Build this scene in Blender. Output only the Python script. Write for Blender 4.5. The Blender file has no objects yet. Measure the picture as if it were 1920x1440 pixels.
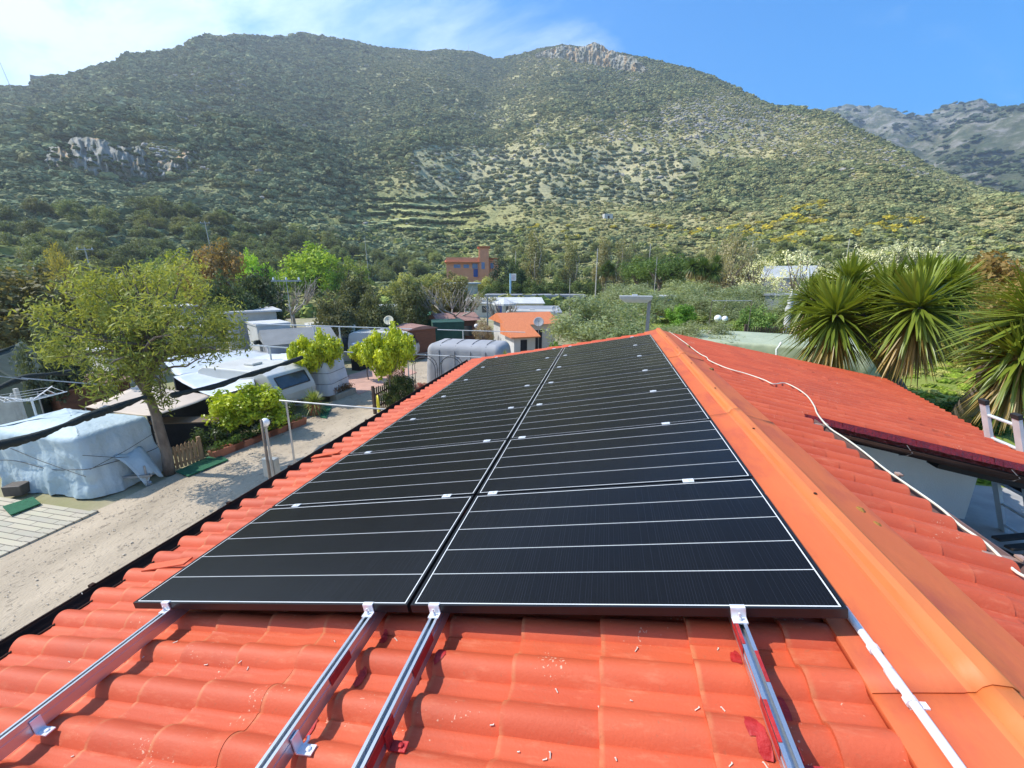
import bpy, math, random
import numpy as np
from mathutils import Vector, Matrix

SC = bpy.context.scene
COL = SC.collection
rng = np.random.default_rng(7)
random.seed(7)

# ------------------------------------------------------------------ camera, measured from the solar array
F = 781.8
YAW, PITCH, ROLL = -.2181, .2565, .0010
CAM = np.array([-1.174, -1.416, 5.7145])
AL = .1882                      # roof pitch
def _basis():
    f = np.array([math.sin(YAW)*math.cos(PITCH), math.cos(YAW)*math.cos(PITCH), -math.sin(PITCH)])
    r = np.array([math.cos(YAW), -math.sin(YAW), 0.]); u = np.cross(r, f)
    c, s = math.cos(ROLL), math.sin(ROLL)
    return np.array([c*r+s*u, -s*r+c*u, f])
RM = _basis()
cd = bpy.data.cameras.new('camera'); cam = bpy.data.objects.new('camera', cd); COL.objects.link(cam)
cd.sensor_width = 36; cd.lens = F/1920*36; cd.clip_start = .05; cd.clip_end = 9000
m = Matrix.Identity(4)
for i in range(3):
    m[i][0], m[i][1], m[i][2], m[i][3] = RM[0][i], RM[1][i], -RM[2][i], CAM[i]
cam.matrix_world = m
SC.camera = cam

# ------------------------------------------------------------------ sun, sky, exposure
SUN_AZ, SUN_EL = math.radians(-100), math.radians(50)
sl = bpy.data.lights.new('sun', 'SUN'); so = bpy.data.objects.new('sun', sl); COL.objects.link(so)
sl.energy = 4.4; sl.angle = math.radians(.53); sl.color = (1, .955, .88)
sd = Vector((math.sin(SUN_AZ)*math.cos(SUN_EL), math.cos(SUN_AZ)*math.cos(SUN_EL), math.sin(SUN_EL)))
so.rotation_euler = sd.to_track_quat('Z', 'Y').to_euler(); so.location = (0, 0, 60)
SC.view_settings.view_transform = 'Standard'; SC.view_settings.look = 'None'
SC.view_settings.exposure = .62; SC.view_settings.gamma = 1
SC.cycles.use_denoising = True
SC.cycles.max_bounces = 6; SC.cycles.transparent_max_bounces = 8
SC.cycles.volume_bounces = 0

W = bpy.data.worlds.new('World'); SC.world = W; W.use_nodes = True
nt = W.node_tree; nt.nodes.clear()
def N(nt, t, **kw):
    n = nt.nodes.new(t)
    for k, v in kw.items():
        if k.startswith('i_'):
            key = k[2:]
            n.inputs[int(key) if key.isdigit() else key.replace('_', ' ')].default_value = v
        else: setattr(n, k, v)
    return n
sky = N(nt, 'ShaderNodeTexSky', sky_type='NISHITA', sun_disc=False, sun_elevation=SUN_EL,
        sun_rotation=SUN_AZ % (2*math.pi), altitude=50, air_density=1.0, dust_density=.6, ozone_density=2.2)
bg = N(nt, 'ShaderNodeBackground', i_Strength=.15); out = N(nt, 'ShaderNodeOutputWorld')
hs = N(nt, 'ShaderNodeHueSaturation', i_Saturation=1.4, i_Value=1.12)
L = nt.links.new
tn = N(nt, 'ShaderNodeMix', data_type='RGBA', blend_type='MULTIPLY'); tn.inputs[0].default_value = 1; tn.inputs[7].default_value = (.80, .98, 1.15, 1)
L(sky.outputs[0], tn.inputs[6]); L(tn.outputs[2], hs.inputs['Color'])
# thin cirrus: streaked noise over the direction, thicker towards the sun side
tc = N(nt, 'ShaderNodeTexCoord'); mp = N(nt, 'ShaderNodeMapping', i_Rotation=(0, .35, .5), i_Scale=(1.2, 2.6, 3.4))
L(tc.outputs['Generated'], mp.inputs[0])
n1 = N(nt, 'ShaderNodeTexNoise', i_Scale=1.9, i_Detail=7.0, i_Roughness=.6, i_Distortion=.7); L(mp.outputs[0], n1.inputs['Vector'])
sep = N(nt, 'ShaderNodeSeparateXYZ'); L(tc.outputs['Generated'], sep.inputs[0])
mr = N(nt, 'ShaderNodeMapRange', i_1=.15, i_2=-.72, i_3=-.08, i_4=.32); L(sep.outputs[0], mr.inputs[0])
ad = N(nt, 'ShaderNodeMath', operation='ADD'); L(n1.outputs[0], ad.inputs[0]); L(mr.outputs[0], ad.inputs[1])
cr = N(nt, 'ShaderNodeMapRange', i_1=.46, i_2=.92, i_3=0.0, i_4=.86, interpolation_type='SMOOTHSTEP'); L(ad.outputs[0], cr.inputs[0])
mx = N(nt, 'ShaderNodeMix', data_type='RGBA'); mx.inputs[7].default_value = (5.2, 6.2, 7.0, 1)
L(cr.outputs[0], mx.inputs[0]); L(hs.outputs[0], mx.inputs[6]); L(mx.outputs[2], bg.inputs[0]); L(bg.outputs[0], out.inputs[0])

# ------------------------------------------------------------------ pixel -> place helpers (measuring the photograph)
def ray(px, py):
    return np.array([(px-960)/F, -(py-720)/F, 1.0]) @ RM
def G(px, py, z=0.0):
    d = ray(px, py); t = (z-CAM[2])/d[2]; return CAM+t*d
def P(px, py, dist):
    d = ray(px, py); return CAM+d*dist/math.hypot(d[0], d[1])
def PY(px, py, Y):
    d = ray(px, py); return CAM+d*(Y-CAM[1])/d[1]
def HZ(base, px, py):
    d = ray(px, py); return CAM[2]+d[2]*math.hypot(base[0]-CAM[0], base[1]-CAM[1])/math.hypot(d[0], d[1])
def project(X):
    d = (np.asarray(X)-CAM) @ RM.T
    z = np.maximum(d[..., 2], .01)
    return 960+F*d[..., 0]/z, 720-F*d[..., 1]/z

# ------------------------------------------------------------------ noise
def _h(ix, iy, s):
    h = (ix*374761393+iy*668265263+s*1442695041) & 0xFFFFFFFF
    h = ((h ^ (h >> 13))*1274126177) & 0xFFFFFFFF
    return ((h ^ (h >> 16)) & 0xFFFF)/65535.0
def vnoise(x, y, s=0):
    x = np.asarray(x, float); y = np.asarray(y, float)
    ix = np.floor(x).astype(np.int64); iy = np.floor(y).astype(np.int64); fx = x-ix; fy = y-iy
    fx = fx*fx*(3-2*fx); fy = fy*fy*(3-2*fy)
    a = _h(ix, iy, s); b = _h(ix+1, iy, s); c = _h(ix, iy+1, s); d = _h(ix+1, iy+1, s)
    return (a*(1-fx)+b*fx)*(1-fy)+(c*(1-fx)+d*fx)*fy
def fbm(x, y, o=4, s=0):
    v = 0; a = .5; t = 0
    for k in range(o):
        v = v+a*vnoise(x*2**k, y*2**k, s+k*17); t += a; a *= .55
    return v/t
def sst(a, b, x):
    t = np.clip((x-a)/(b-a), 0, 1); return t*t*(3-2*t)

# ------------------------------------------------------------------ materials
MATS = {}
def pm(name, c1, c2=None, scale=5, rough=.6, bump=0, bscale=40, metal=0, spec=.5, coat=0, stretch=None, detail=5, lo=.35, hi=.65, extra=None, extra_t=(.62, .72), extra_s=3):
    if name in MATS: return MATS[name]
    m = bpy.data.materials.new(name); m.use_nodes = True; nt = m.node_tree; L = nt.links.new
    b = nt.nodes['Principled BSDF']; b.inputs['Roughness'].default_value = rough; b.inputs['Metallic'].default_value = metal
    b.inputs['Specular IOR Level'].default_value = spec; b.inputs['Coat Weight'].default_value = coat
    c1 = tuple(c1)+(1,)
    tc = N(nt, 'ShaderNodeTexCoord'); vec = tc.outputs['Object']
    if stretch:
        mp = N(nt, 'ShaderNodeMapping', i_Scale=stretch); L(vec, mp.inputs[0]); vec = mp.outputs[0]
    col = None
    if c2 is not None:
        c2 = tuple(c2)+(1,)
        n = N(nt, 'ShaderNodeTexNoise', i_Scale=scale, i_Detail=detail, i_Roughness=.6); L(vec, n.inputs['Vector'])
        mr = N(nt, 'ShaderNodeMapRange', i_1=lo, i_2=hi); L(n.outputs[0], mr.inputs[0])
        mx = N(nt, 'ShaderNodeMix', data_type='RGBA'); mx.inputs[6].default_value = c1; mx.inputs[7].default_value = c2
        L(mr.outputs[0], mx.inputs[0]); col = mx.outputs[2]
        if extra is not None:
            n2 = N(nt, 'ShaderNodeTexNoise', i_Scale=extra_s, i_Detail=6.0, i_Roughness=.65); L(vec, n2.inputs['Vector'])
            mr2 = N(nt, 'ShaderNodeMapRange', i_1=extra_t[0], i_2=extra_t[1]); L(n2.outputs[0], mr2.inputs[0])
            mx2 = N(nt, 'ShaderNodeMix', data_type='RGBA'); mx2.inputs[7].default_value = tuple(extra)+(1,)
            L(mr2.outputs[0], mx2.inputs[0]); L(col, mx2.inputs[6]); col = mx2.outputs[2]
        L(col, b.inputs['Base Color'])
    else: b.inputs['Base Color'].default_value = c1
    if bump:
        nb = N(nt, 'ShaderNodeTexNoise', i_Scale=bscale, i_Detail=5.0); L(vec, nb.inputs['Vector'])
        bp = N(nt, 'ShaderNodeBump', i_Strength=bump, i_Distance=.02); L(nb.outputs[0], bp.inputs['Height']); L(bp.outputs[0], b.inputs['Normal'])
    MATS[name] = m; return m

def leafmat(name, transl=.35, rough=.6, inst=False, spec=.25, vmin=.8, vmax=1.9):
    """foliage: the colour is the object's (or instance's) own 'tint', varied leaf by leaf"""
    if name in MATS: return MATS[name]
    m = bpy.data.materials.new(name); m.use_nodes = True; nt = m.node_tree; L = nt.links.new
    b = nt.nodes['Principled BSDF']; b.inputs['Roughness'].default_value = rough; b.inputs['Specular IOR Level'].default_value = spec
    t = N(nt, 'ShaderNodeAttribute', attribute_name='tint', attribute_type='INSTANCER' if inst else 'OBJECT')
    lv = N(nt, 'ShaderNodeAttribute', attribute_name='lv')
    mr = N(nt, 'ShaderNodeMapRange', i_3=vmin, i_4=vmax); L(lv.outputs['Fac'], mr.inputs[0])
    ml = N(nt, 'ShaderNodeVectorMath', operation='SCALE'); L(t.outputs['Color'], ml.inputs[0]); L(mr.outputs[0], ml.inputs['Scale'])
    hs = N(nt, 'ShaderNodeHueSaturation'); mh = N(nt, 'ShaderNodeMapRange', i_3=.515, i_4=.485); L(lv.outputs['Fac'], mh.inputs[0])
    L(mh.outputs[0], hs.inputs['Hue']); L(ml.outputs[0], hs.inputs['Color'])
    L(hs.outputs[0], b.inputs['Base Color'])
    if transl > 0:
        tr = N(nt, 'ShaderNodeBsdfTranslucent'); ms = N(nt, 'ShaderNodeMixShader', i_0=transl)
        g = N(nt, 'ShaderNodeMix', data_type='RGBA', blend_type='MULTIPLY'); g.inputs[0].default_value = 1; g.inputs[7].default_value = (1.25, 1.2, .6, 1)
        L(hs.outputs[0], g.inputs[6]); L(g.outputs[2], tr.inputs[0])
        L(b.outputs[0], ms.inputs[1]); L(tr.outputs[0], ms.inputs[2]); L(ms.outputs[0], nt.nodes['Material Output'].inputs[0])
    MATS[name] = m; return m

# ------------------------------------------------------------------ mesh builder
class MB:
    def __init__(s): s.v = []; s.f = []; s.m = []
    def add(s, vs, fs, mi=0):
        o = len(s.v); s.v.extend([tuple(map(float, p)) for p in vs])
        for f in fs: s.f.append(tuple(o+i for i in f)); s.m.append(mi)
        return s
    def box(s, c, d, rz=0, mi=0, ry=0, rx=0):
        R = Matrix.Rotation(rz, 3, 'Z') @ Matrix.Rotation(ry, 3, 'Y') @ Matrix.Rotation(rx, 3, 'X'); c = Vector(c); h = Vector(d)/2
        vs = [c+R @ Vector((sx*h.x, sy*h.y, sz*h.z)) for sz in (-1, 1) for sy in (-1, 1) for sx in (-1, 1)]
        return s.add(vs, [(0, 2, 3, 1), (4, 5, 7, 6), (0, 1, 5, 4), (2, 6, 7, 3), (0, 4, 6, 2), (1, 3, 7, 5)], mi)
    def bar(s, a, b, w, h=None, mi=0):
        a = Vector(a); b = Vector(b); d = (b-a); l = d.length; q = d.to_track_quat('X', 'Z').to_matrix(); c = (a+b)/2; h = h or w
        vs = [c+q @ Vector((sx*l/2, sy*w/2, sz*h/2)) for sz in (-1, 1) for sy in (-1, 1) for sx in (-1, 1)]
        return s.add(vs, [(0, 2, 3, 1), (4, 5, 7, 6), (0, 1, 5, 4), (2, 6, 7, 3), (0, 4, 6, 2), (1, 3, 7, 5)], mi)
    def tube(s, pts, r, n=8, mi=0, cap=True):
        pts = [Vector(p) for p in pts]; rr = r if hasattr(r, '__len__') else [r]*len(pts)
        o = len(s.v); up = None
        for i, p in enumerate(pts):
            t = (pts[min(i+1, len(pts)-1)]-pts[max(i-1, 0)]).normalized()
            if up is None: up = t.orthogonal().normalized()
            up = (up-t*up.dot(t)); up = up.normalized() if up.length > 1e-6 else t.orthogonal().normalized()
            b = t.cross(up)
            for k in range(n):
                a = 2*math.pi*k/n; s.v.append(tuple(p+(up*math.cos(a)+b*math.sin(a))*rr[i]))
        for i in range(len(pts)-1):
            for k in range(n):
                s.f.append((o+i*n+k, o+i*n+(k+1) % n, o+(i+1)*n+(k+1) % n, o+(i+1)*n+k)); s.m.append(mi)
        if cap:
            s.f.append(tuple(o+k for k in range(n))[::-1]); s.m.append(mi)
            s.f.append(tuple(o+(len(pts)-1)*n+k for k in range(n))); s.m.append(mi)
        return s
    def lathe(s, prof, c=(0, 0, 0), n=16, mi=0):
        o = len(s.v); c = Vector(c)
        for r, z in prof:
            for k in range(n):
                a = 2*math.pi*k/n; s.v.append((c.x+r*math.cos(a), c.y+r*math.sin(a), c.z+z))
        for i in range(len(prof)-1):
            for k in range(n):
                s.f.append((o+i*n+k, o+i*n+(k+1) % n, o+(i+1)*n+(k+1) % n, o+(i+1)*n+k)); s.m.append(mi)
        s.f.append(tuple(o+k for k in range(n))[::-1]); s.m.append(mi)
        s.f.append(tuple(o+(len(prof)-1)*n+k for k in range(n))); s.m.append(mi)
        return s
    def prism(s, poly, y0, y1, mi=0):
        """polygon in x,z extruded along y"""
        n = len(poly); vs = [(x, y0, z) for x, z in poly]+[(x, y1, z) for x, z in poly]
        fs = [tuple(range(n)), tuple(range(2*n-1, n-1, -1))]+[(i, i+n, (i+1) % n+n, (i+1) % n) for i in range(n)]
        return s.add(vs, fs, mi)
    def build(s, name, mats, parent=None, smooth=False, bevel=0, loc=None, rz=0):
        me = bpy.data.meshes.new(name); me.from_pydata(s.v, [], s.f)
        for mt in (mats if isinstance(mats, (list, tuple)) else [mats]): me.materials.append(mt)
        if any(s.m): me.polygons.foreach_set('material_index', s.m)
        if smooth: me.polygons.foreach_set('use_smooth', [True]*len(s.f))
        me.update()
        o = bpy.data.objects.new(name, me); COL.objects.link(o)
        if parent: o.parent = parent
        if loc is not None: o.location = loc
        if rz: o.rotation_euler = (0, 0, rz)
        if bevel:
            b = o.modifiers.new('bevel', 'BEVEL'); b.width = bevel; b.segments = 2; b.limit_method = 'ANGLE'
        return o
def arrmesh(name, V, Fq, mats, parent=None, smooth=False, lv=None, mi=None, quads=4):
    me = bpy.data.meshes.new(name); V = np.asarray(V, np.float32); Fq = np.asarray(Fq, np.int32)
    me.vertices.add(len(V)); me.vertices.foreach_set('co', V.ravel())
    k = Fq.shape[1]; me.loops.add(Fq.size); me.loops.foreach_set('vertex_index', Fq.ravel())
    me.polygons.add(len(Fq)); me.polygons.foreach_set('loop_start', np.arange(len(Fq), dtype=np.int32)*k)
    me.polygons.foreach_set('loop_total', np.full(len(Fq), k, np.int32))
    if smooth: me.polygons.foreach_set('use_smooth', np.ones(len(Fq), bool))
    if mi is not None: me.polygons.foreach_set('material_index', np.asarray(mi, np.int32))
    for mt in (mats if isinstance(mats, (list, tuple)) else [mats]): me.materials.append(mt)
    if lv is not None:
        a = me.attributes.new('lv', 'FLOAT', 'FACE'); a.data.foreach_set('value', np.asarray(lv, np.float32))
    me.update(calc_edges=True); me.validate()
    o = bpy.data.objects.new(name, me); COL.objects.link(o)
    if parent: o.parent = parent
    return o
def gridfaces(nu, nv):
    i = np.arange(nu-1)[:, None]*nv+np.arange(nv-1)[None, :]
    return np.stack([i, i+nv, i+nv+1, i+1], -1).reshape(-1, 4)
def thing(name, label, cat, loc=(0, 0, 0), rz=0, group=None, rot=None):
    o = bpy.data.objects.new(name, None); COL.objects.link(o); o.location = tuple(loc); o.rotation_euler = rot or (0, 0, rz)
    o.empty_display_size = .2
    return tag(o, label, cat, group)
def tag(o, label, cat, group=None):
    o['label'] = label; o['category'] = cat
    if group: o['group'] = group
    return o
def struct(o, label=None): 
    o['kind'] = 'structure'
    if label: o['label'] = label
    return o
def copy_tree(o, parent=None):
    c = o.copy(); COL.objects.link(c)
    if parent: c.parent = parent
    for ch in o.children: copy_tree(ch, c)
    return c

# ------------------------------------------------------------------ ground and hills
def azel(px, py):
    d = ray(px, py); return math.degrees(math.atan2(d[0], d[1])), math.degrees(math.atan2(d[2], math.hypot(d[0], d[1])))
SKY = [(-260, 235), (-120, 200), (0, 167), (68, 168), (70, 152), (130, 146), (190, 128), (225, 118), (240, 102), (258, 106), (350, 96), (368, 83), (440, 72), (520, 73), (578, 67),
       (655, 79), (720, 90), (800, 97), (835, 93), (890, 98), (925, 110), (945, 112), (1010, 92), (1055, 84), (1110, 92), (1200, 108), (1290, 128), (1330, 143),
       (1400, 175), (1450, 200), (1500, 208), (1553, 216), (1600, 240), (1680, 277), (1747, 317), (1813, 345), (1847, 356), (1920, 380), (2050, 420), (2200, 450)]
SA, SE = np.array([azel(*p) for p in SKY]).T
def gz(x, y):
    """ground level: camp side 0, the garden right of the house is higher"""
    x = np.asarray(x, float); y = np.asarray(y, float)
    return 2.62*sst(-2.6, .4, x)*(1-sst(30, 60, y))*(1-sst(60, 90, x))*sst(-60, -20, y)
def hill_r(th):
    r0 = np.interp(th, [-75, -50, -20, 10, 40, 60], [92, 95, 105, 110, 85, 80])
    R = np.interp(th, [-75, -50, -35, -14, -6, 10, 22, 36, 60], [560, 600, 720, 800, 760, 640, 500, 380, 320])
    return r0, R
def hill(x, y):
    x = np.asarray(x, float); y = np.asarray(y, float)
    dx, dy = x-CAM[0], y-CAM[1]; r = np.hypot(dx, dy); th = np.degrees(np.arctan2(dx, dy))
    E = np.interp(th, SA, SE); r0, R = hill_r(th)
    t = (r-r0)/(R-r0); tt = np.clip(t, 0, 1)
    H = R*np.tan(np.radians(E))+CAM[2]
    z = H*tt**1.33
    back = np.clip(t-1, 0, None); z = z-H*np.minimum(back*1.1+back**2*1.5, 1.15)
    mid = np.sin(np.pi*np.clip(tt, 0, 1))
    z = z+mid*(fbm(x/95, y/95, 4, 3)-.5)*44+(mid*.8+.08)*np.minimum(1, tt*8)*(fbm(x/22, y/22, 3, 9)-.5)*11
    # gully between the two summits, and a second fold on the left flank
    z = z-mid*9*np.exp(-((th-(-13.5-8*(1-tt)))/4.0)**2)-mid*13*np.exp(-((th-(-37+9*(1-tt)))/5.0)**2)
    # old terraces low down in the middle
    px, py = project(np.stack([x, y, np.maximum(z, 0)], -1))
    w = sst(380, 450, px)*(1-sst(930, 1010, px))*sst(352, 380, py)*(1-sst(470, 500, py))*(dy > 0)
    st = 2.6; q = z/st; fr = q-np.floor(q); zs = st*(np.floor(q)+sst(.62, .98, fr))
    z = z*(1-w*.9)+zs*w*.9
    return z-1.0*(tt <= 0)-.0
def hillhit(px, py):
    d = ray(px, py); d = d/math.hypot(d[0], d[1]); rs = np.arange(85, 860, .5); X = CAM[None, :]+d[None, :]*rs[:, None]
    return X[int(np.argmax(hill(X[:, 0], X[:, 1]) >= X[:, 2]))]
def gpatch(px, py, cx, cy, rx, ry): return np.exp(-((px-cx)/rx)**2-((py-cy)/ry)**2)

# shared colour / density fields, read off the photograph and carried by real places on the hill
def fields(x, y, z):
    px, py = project(np.stack([x, y, z], -1)); nz = fbm(x/60, y/60, 4, 21); nf = fbm(x/14, y/14, 3, 31)
    left = 1-sst(560, 760, px+160*(nz-.5)+(py-250)*-.35)                 # shaded wooded left flank; its shade is put into soil and scrub colours
    low = sst(415, 445, py+20*(nz-.5))
    dens = .15+.40*left
    dens += .36*gpatch(px, py, 1090, 190, 110, 30)+.42*gpatch(px, py, 830, 140, 260, 34)+.3*gpatch(px, py, 720, 250, 150, 60)
    dens += .32*gpatch(px, py, 1260, 165, 200, 35)*nz*1.6
    dens += .62*gpatch(px, py, 1330, 345, 150, 34)+.75*gpatch(px, py, 1640, 372, 170, 26)+.6*gpatch(px, py, 1430, 330, 130, 20)
    dens += .55*gpatch(px, py, 800, 262, 120, 22)+.5*gpatch(px, py, 1000, 300, 60, 20)
    dens += .26*low-.16*gpatch(px, py, 1250, 270, 330, 60)-.16*gpatch(px, py, 1500, 280, 150, 45)
    dens -= .34*gpatch(px, py, 690, 415, 250, 45)+.12*gpatch(px, py, 1200, 420, 200, 30)
    dens = dens*(.30+1.2*sst(.32, .62, nz))*(.45+1.15*sst(.36, .60, nf))
    grove = sst(745, 800, px)*(1-sst(1290, 1340, px))*sst(258, 285, py-(px-800)*.02)*(1-sst(372, 398, py))
    broom = np.clip(.75*gpatch(px, py, 1470, 428, 130, 26)+.7*gpatch(px, py, 1290, 432, 150, 22)+.6*gpatch(px, py, 1080, 430, 130, 22)+.6*gpatch(px, py, 1640, 418, 110, 18)+.5*gpatch(px, py, 1500, 380, 60, 12), 0, 1)
    rocks = np.clip(gpatch(px, py, 1170, 140, 110, 26)+.8*gpatch(px, py, 1300, 220, 160, 45)+.6*gpatch(px, py, 400, 170, 120, 60)+.5*gpatch(px, py, 880, 112, 120, 16)+.6*gpatch(px, py, 850, 222, 60, 12)
                    + .5*gpatch(px, py, 1650, 240, 60, 30)+.9*gpatch(px, py, 220, 285, 150, 50)+.4*gpatch(px, py, 560, 90, 120, 20)+.35*gpatch(px, py, 1750, 300, 60, 20), 0, 1)
    return px, py, nz, nf, left, low, np.clip(dens, 0, 1), grove, broom, rocks

# one ground sheet out to the horizon
def axis(lo, hi, d0, d1, near):
    a = [0.0]; 
    while a[-1] < hi: a.append(a[-1]+(d0 if a[-1] < near else d1*max(1, a[-1]/near*.9)))
    b = [0.0]
    while b[-1] > lo: b.append(b[-1]-(d0 if -b[-1] < near else d1*max(1, -b[-1]/near*.9)))
    return np.array(sorted(set(b+a)))
ax, ay = np.clip(axis(-2000, 2000, .5, 1.5, 45), -2100, 2100), np.clip(axis(-2000, 2000, .6, 1.5, 60), -2100, 2100)
X, Y = np.meshgrid(ax, ay, indexing='ij')
m_ground = pm('dry_ground', (.36, .30, .20), (.22, .22, .09), .35, .95, .6, 9, extra=(.30, .26, .19), extra_s=.9)
o = arrmesh('ground', np.stack([X, Y, gz(X, Y)], -1).reshape(-1, 3), gridfaces(*X.shape), m_ground, smooth=True); struct(o)

m_lawn = pm('lawn_grass', (.19, .25, .03), (.29, .32, .055), 1.3, .9, 1.0, 55, detail=8, extra=(.30, .27, .11), extra_s=1.1, extra_t=(.60, .75))
lx = np.arange(1.0, 46, .4); ly = np.arange(-3, 48, .4); X, Y = np.meshgrid(lx, ly, indexing='ij')
o = arrmesh('lawn', np.stack([X, Y, gz(X, Y)+.03+.05*fbm(X*1.5, Y*1.5, 3, 4)], -1).reshape(-1, 3), gridfaces(*X.shape), m_lawn, smooth=True); struct(o)

m_gravel = pm('lane_gravel', (.49, .395, .28), (.35, .28, .195), .7, .95, 1.0, 30, stretch=(1.0, .45, 1), detail=10, extra=(.22, .175, .125), extra_s=9, extra_t=(.58, .66))
lx = np.linspace(-13.25, -3.2, 60); ly = np.linspace(-12, 30, 220); X, Y = np.meshgrid(lx, ly, indexing='ij')
o = arrmesh('gravel_lane', np.stack([X, Y, .012+.05*fbm(X*.8, Y*.5, 4, 8)+.03*fbm(X*3, Y*3, 2, 5)], -1).reshape(-1, 3), gridfaces(*X.shape), m_gravel, smooth=True); struct(o)

# --- main hill
th = np.radians(np.linspace(-82, 60, 640)); u = np.linspace(0, 1, 300)
T, U = np.meshgrid(th, u, indexing='ij'); r0, R = hill_r(np.degrees(T))
Rr = r0-6+(R*1.35-r0+6)*U**1.25
X = CAM[0]+Rr*np.sin(T); Y = CAM[1]+Rr*np.cos(T); Z = hill(X, Y)
px, py, nz, nf, left, low, dens, grove, broom, rocks = fields(X, Y, Z)
n3 = fbm(X/5, Y/5, 3, 55)
def mixc(a, b, t): return a+(np.asarray(b)-a)*t[..., None]
Cg = np.zeros(X.shape+(3,))+np.array([.45, .41, .19])
Cg = mixc(Cg, (.54, .47, .24), sst(.4, .65, nz)*(1-left)); Cg = mixc(Cg, (.31, .32, .13), sst(.45, .62, nf)*.7)
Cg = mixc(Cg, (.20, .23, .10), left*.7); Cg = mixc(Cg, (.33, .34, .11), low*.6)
Cg = mixc(Cg, (.52, .48, .29), grove*.5); Cg = mixc(Cg, (.36, .36, .12), gpatch(px, py, 700, 420, 260, 55)*.8)
Cg = mixc(Cg, (.33, .31, .28), rocks*sst(.54, .66, n3)*.85)
mh = bpy.data.materials.new('hill_soil'); mh.use_nodes = True; nt = mh.node_tree; L = nt.links.new; b = nt.nodes['Principled BSDF']
b.inputs['Roughness'].default_value = 1; b.inputs['Specular IOR Level'].default_value = .1
at = N(nt, 'ShaderNodeAttribute', attribute_name='soil'); tc = N(nt, 'ShaderNodeTexCoord')
n = N(nt, 'ShaderNodeTexNoise', i_Scale=.6, i_Detail=8.0, i_Roughness=.8); L(tc.outputs['Object'], n.inputs['Vector'])
mr = N(nt, 'ShaderNodeMapRange', i_1=.3, i_2=.7, i_3=.45, i_4=1.45); L(n.outputs[0], mr.inputs[0])
ml = N(nt, 'ShaderNodeVectorMath', operation='SCALE'); L(at.outputs['Color'], ml.inputs[0]); L(mr.outputs[0], ml.inputs['Scale']); L(ml.outputs[0], b.inputs['Base Color'])
bp = N(nt, 'ShaderNodeBump', i_Strength=1.0, i_Distance=1.2); L(n.outputs[0], bp.inputs['Height']); L(bp.outputs[0], b.inputs['Normal'])
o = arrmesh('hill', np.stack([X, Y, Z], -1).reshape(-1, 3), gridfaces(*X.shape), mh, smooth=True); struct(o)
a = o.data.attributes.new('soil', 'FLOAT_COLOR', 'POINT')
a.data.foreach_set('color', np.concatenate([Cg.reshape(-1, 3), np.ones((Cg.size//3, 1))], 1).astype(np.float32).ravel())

# --- bare grey mountain far behind on the right
FAR = [(1380, 262), (1480, 235), (1530, 219), (1553, 213), (1580, 207), (1610, 203), (1645, 206), (1680, 213), (1715, 220), (1745, 223), (1780, 217), (1808, 209), (1832, 206), (1860, 209), (1885, 207), (1920, 203), (1990, 192), (2080, 188), (2200, 210), (2400, 250)]
FA, FE = np.array([azel(*p) for p in FAR]).T
th = np.radians(np.linspace(FA[0]-1, 66, 420)); T, U = np.meshgrid(th, np.linspace(0, 1, 220), indexing='ij')
Rf = np.interp(np.degrees(T), [15, 30, 33, 60], [1900, 1950, 1500, 1250]); Rr = 560+(Rf*1.06-560)*U
X = CAM[0]+Rr*np.sin(T); Y = CAM[1]+Rr*np.cos(T); tt = (Rr-560)/(Rf-560)
Hf = Rf*np.tan(np.radians(np.interp(np.degrees(T), FA, FE)))+CAM[2]
mid = np.sin(np.pi*np.clip(tt, 0, 1))
rid = 1-np.abs(2*fbm(X/260, Y/260, 4, 77)-1)
Z = Hf*np.clip(tt, 0, 1)**.9-Hf*np.clip(tt-1, 0, None)*3+mid*((fbm(X/300, Y/300, 5, 41)-.5)*120+(rid-.6)*60)
Z += (mid+.02)*(fbm(X/38, Y/38, 3, 46)-.5)*34
mf = bpy.data.materials.new('far_rock'); mf.use_nodes = True; nt = mf.node_tree; L = nt.links.new; b = nt.nodes['Principled BSDF']
b.inputs['Roughness'].default_value = 1; b.inputs['Specular IOR Level'].default_value = .1
tc = N(nt, 'ShaderNodeTexCoord'); mp = N(nt, 'ShaderNodeMapping', i_Rotation=(.25, -.35, .3), i_Scale=(1, 1, 1.5)); L(tc.outputs['Object'], mp.inputs[0])
n = N(nt, 'ShaderNodeTexNoise', i_Scale=.03, i_Detail=13.0, i_Roughness=.76, i_Distortion=.2); L(mp.outputs[0], n.inputs['Vector'])
r = N(nt, 'ShaderNodeValToRGB'); L(n.outputs[0], r.inputs[0]); e = r.color_ramp.elements
e[0].position = .42; e[0].color = (.12, .145, .08, 1); e[1].position = .68; e[1].color = (.46, .44, .40, 1)
x = e.new(.50); x.color = (.19, .20, .12, 1); x = e.new(.555); x.color = (.34, .32, .26, 1)
L(r.outputs[0], b.inputs['Base Color'])
bp = N(nt, 'ShaderNodeBump', i_Strength=1.0, i_Distance=14.0); L(n.outputs[0], bp.inputs['Height']); L(bp.outputs[0], b.inputs['Normal'])
o = arrmesh('far_mountain', np.stack([X, Y, Z], -1).reshape(-1, 3), gridfaces(*X.shape), mf, smooth=True); struct(o); FARV = np.stack([X, Y, Z], -1)[:, :190].reshape(-1, 3)

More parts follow.
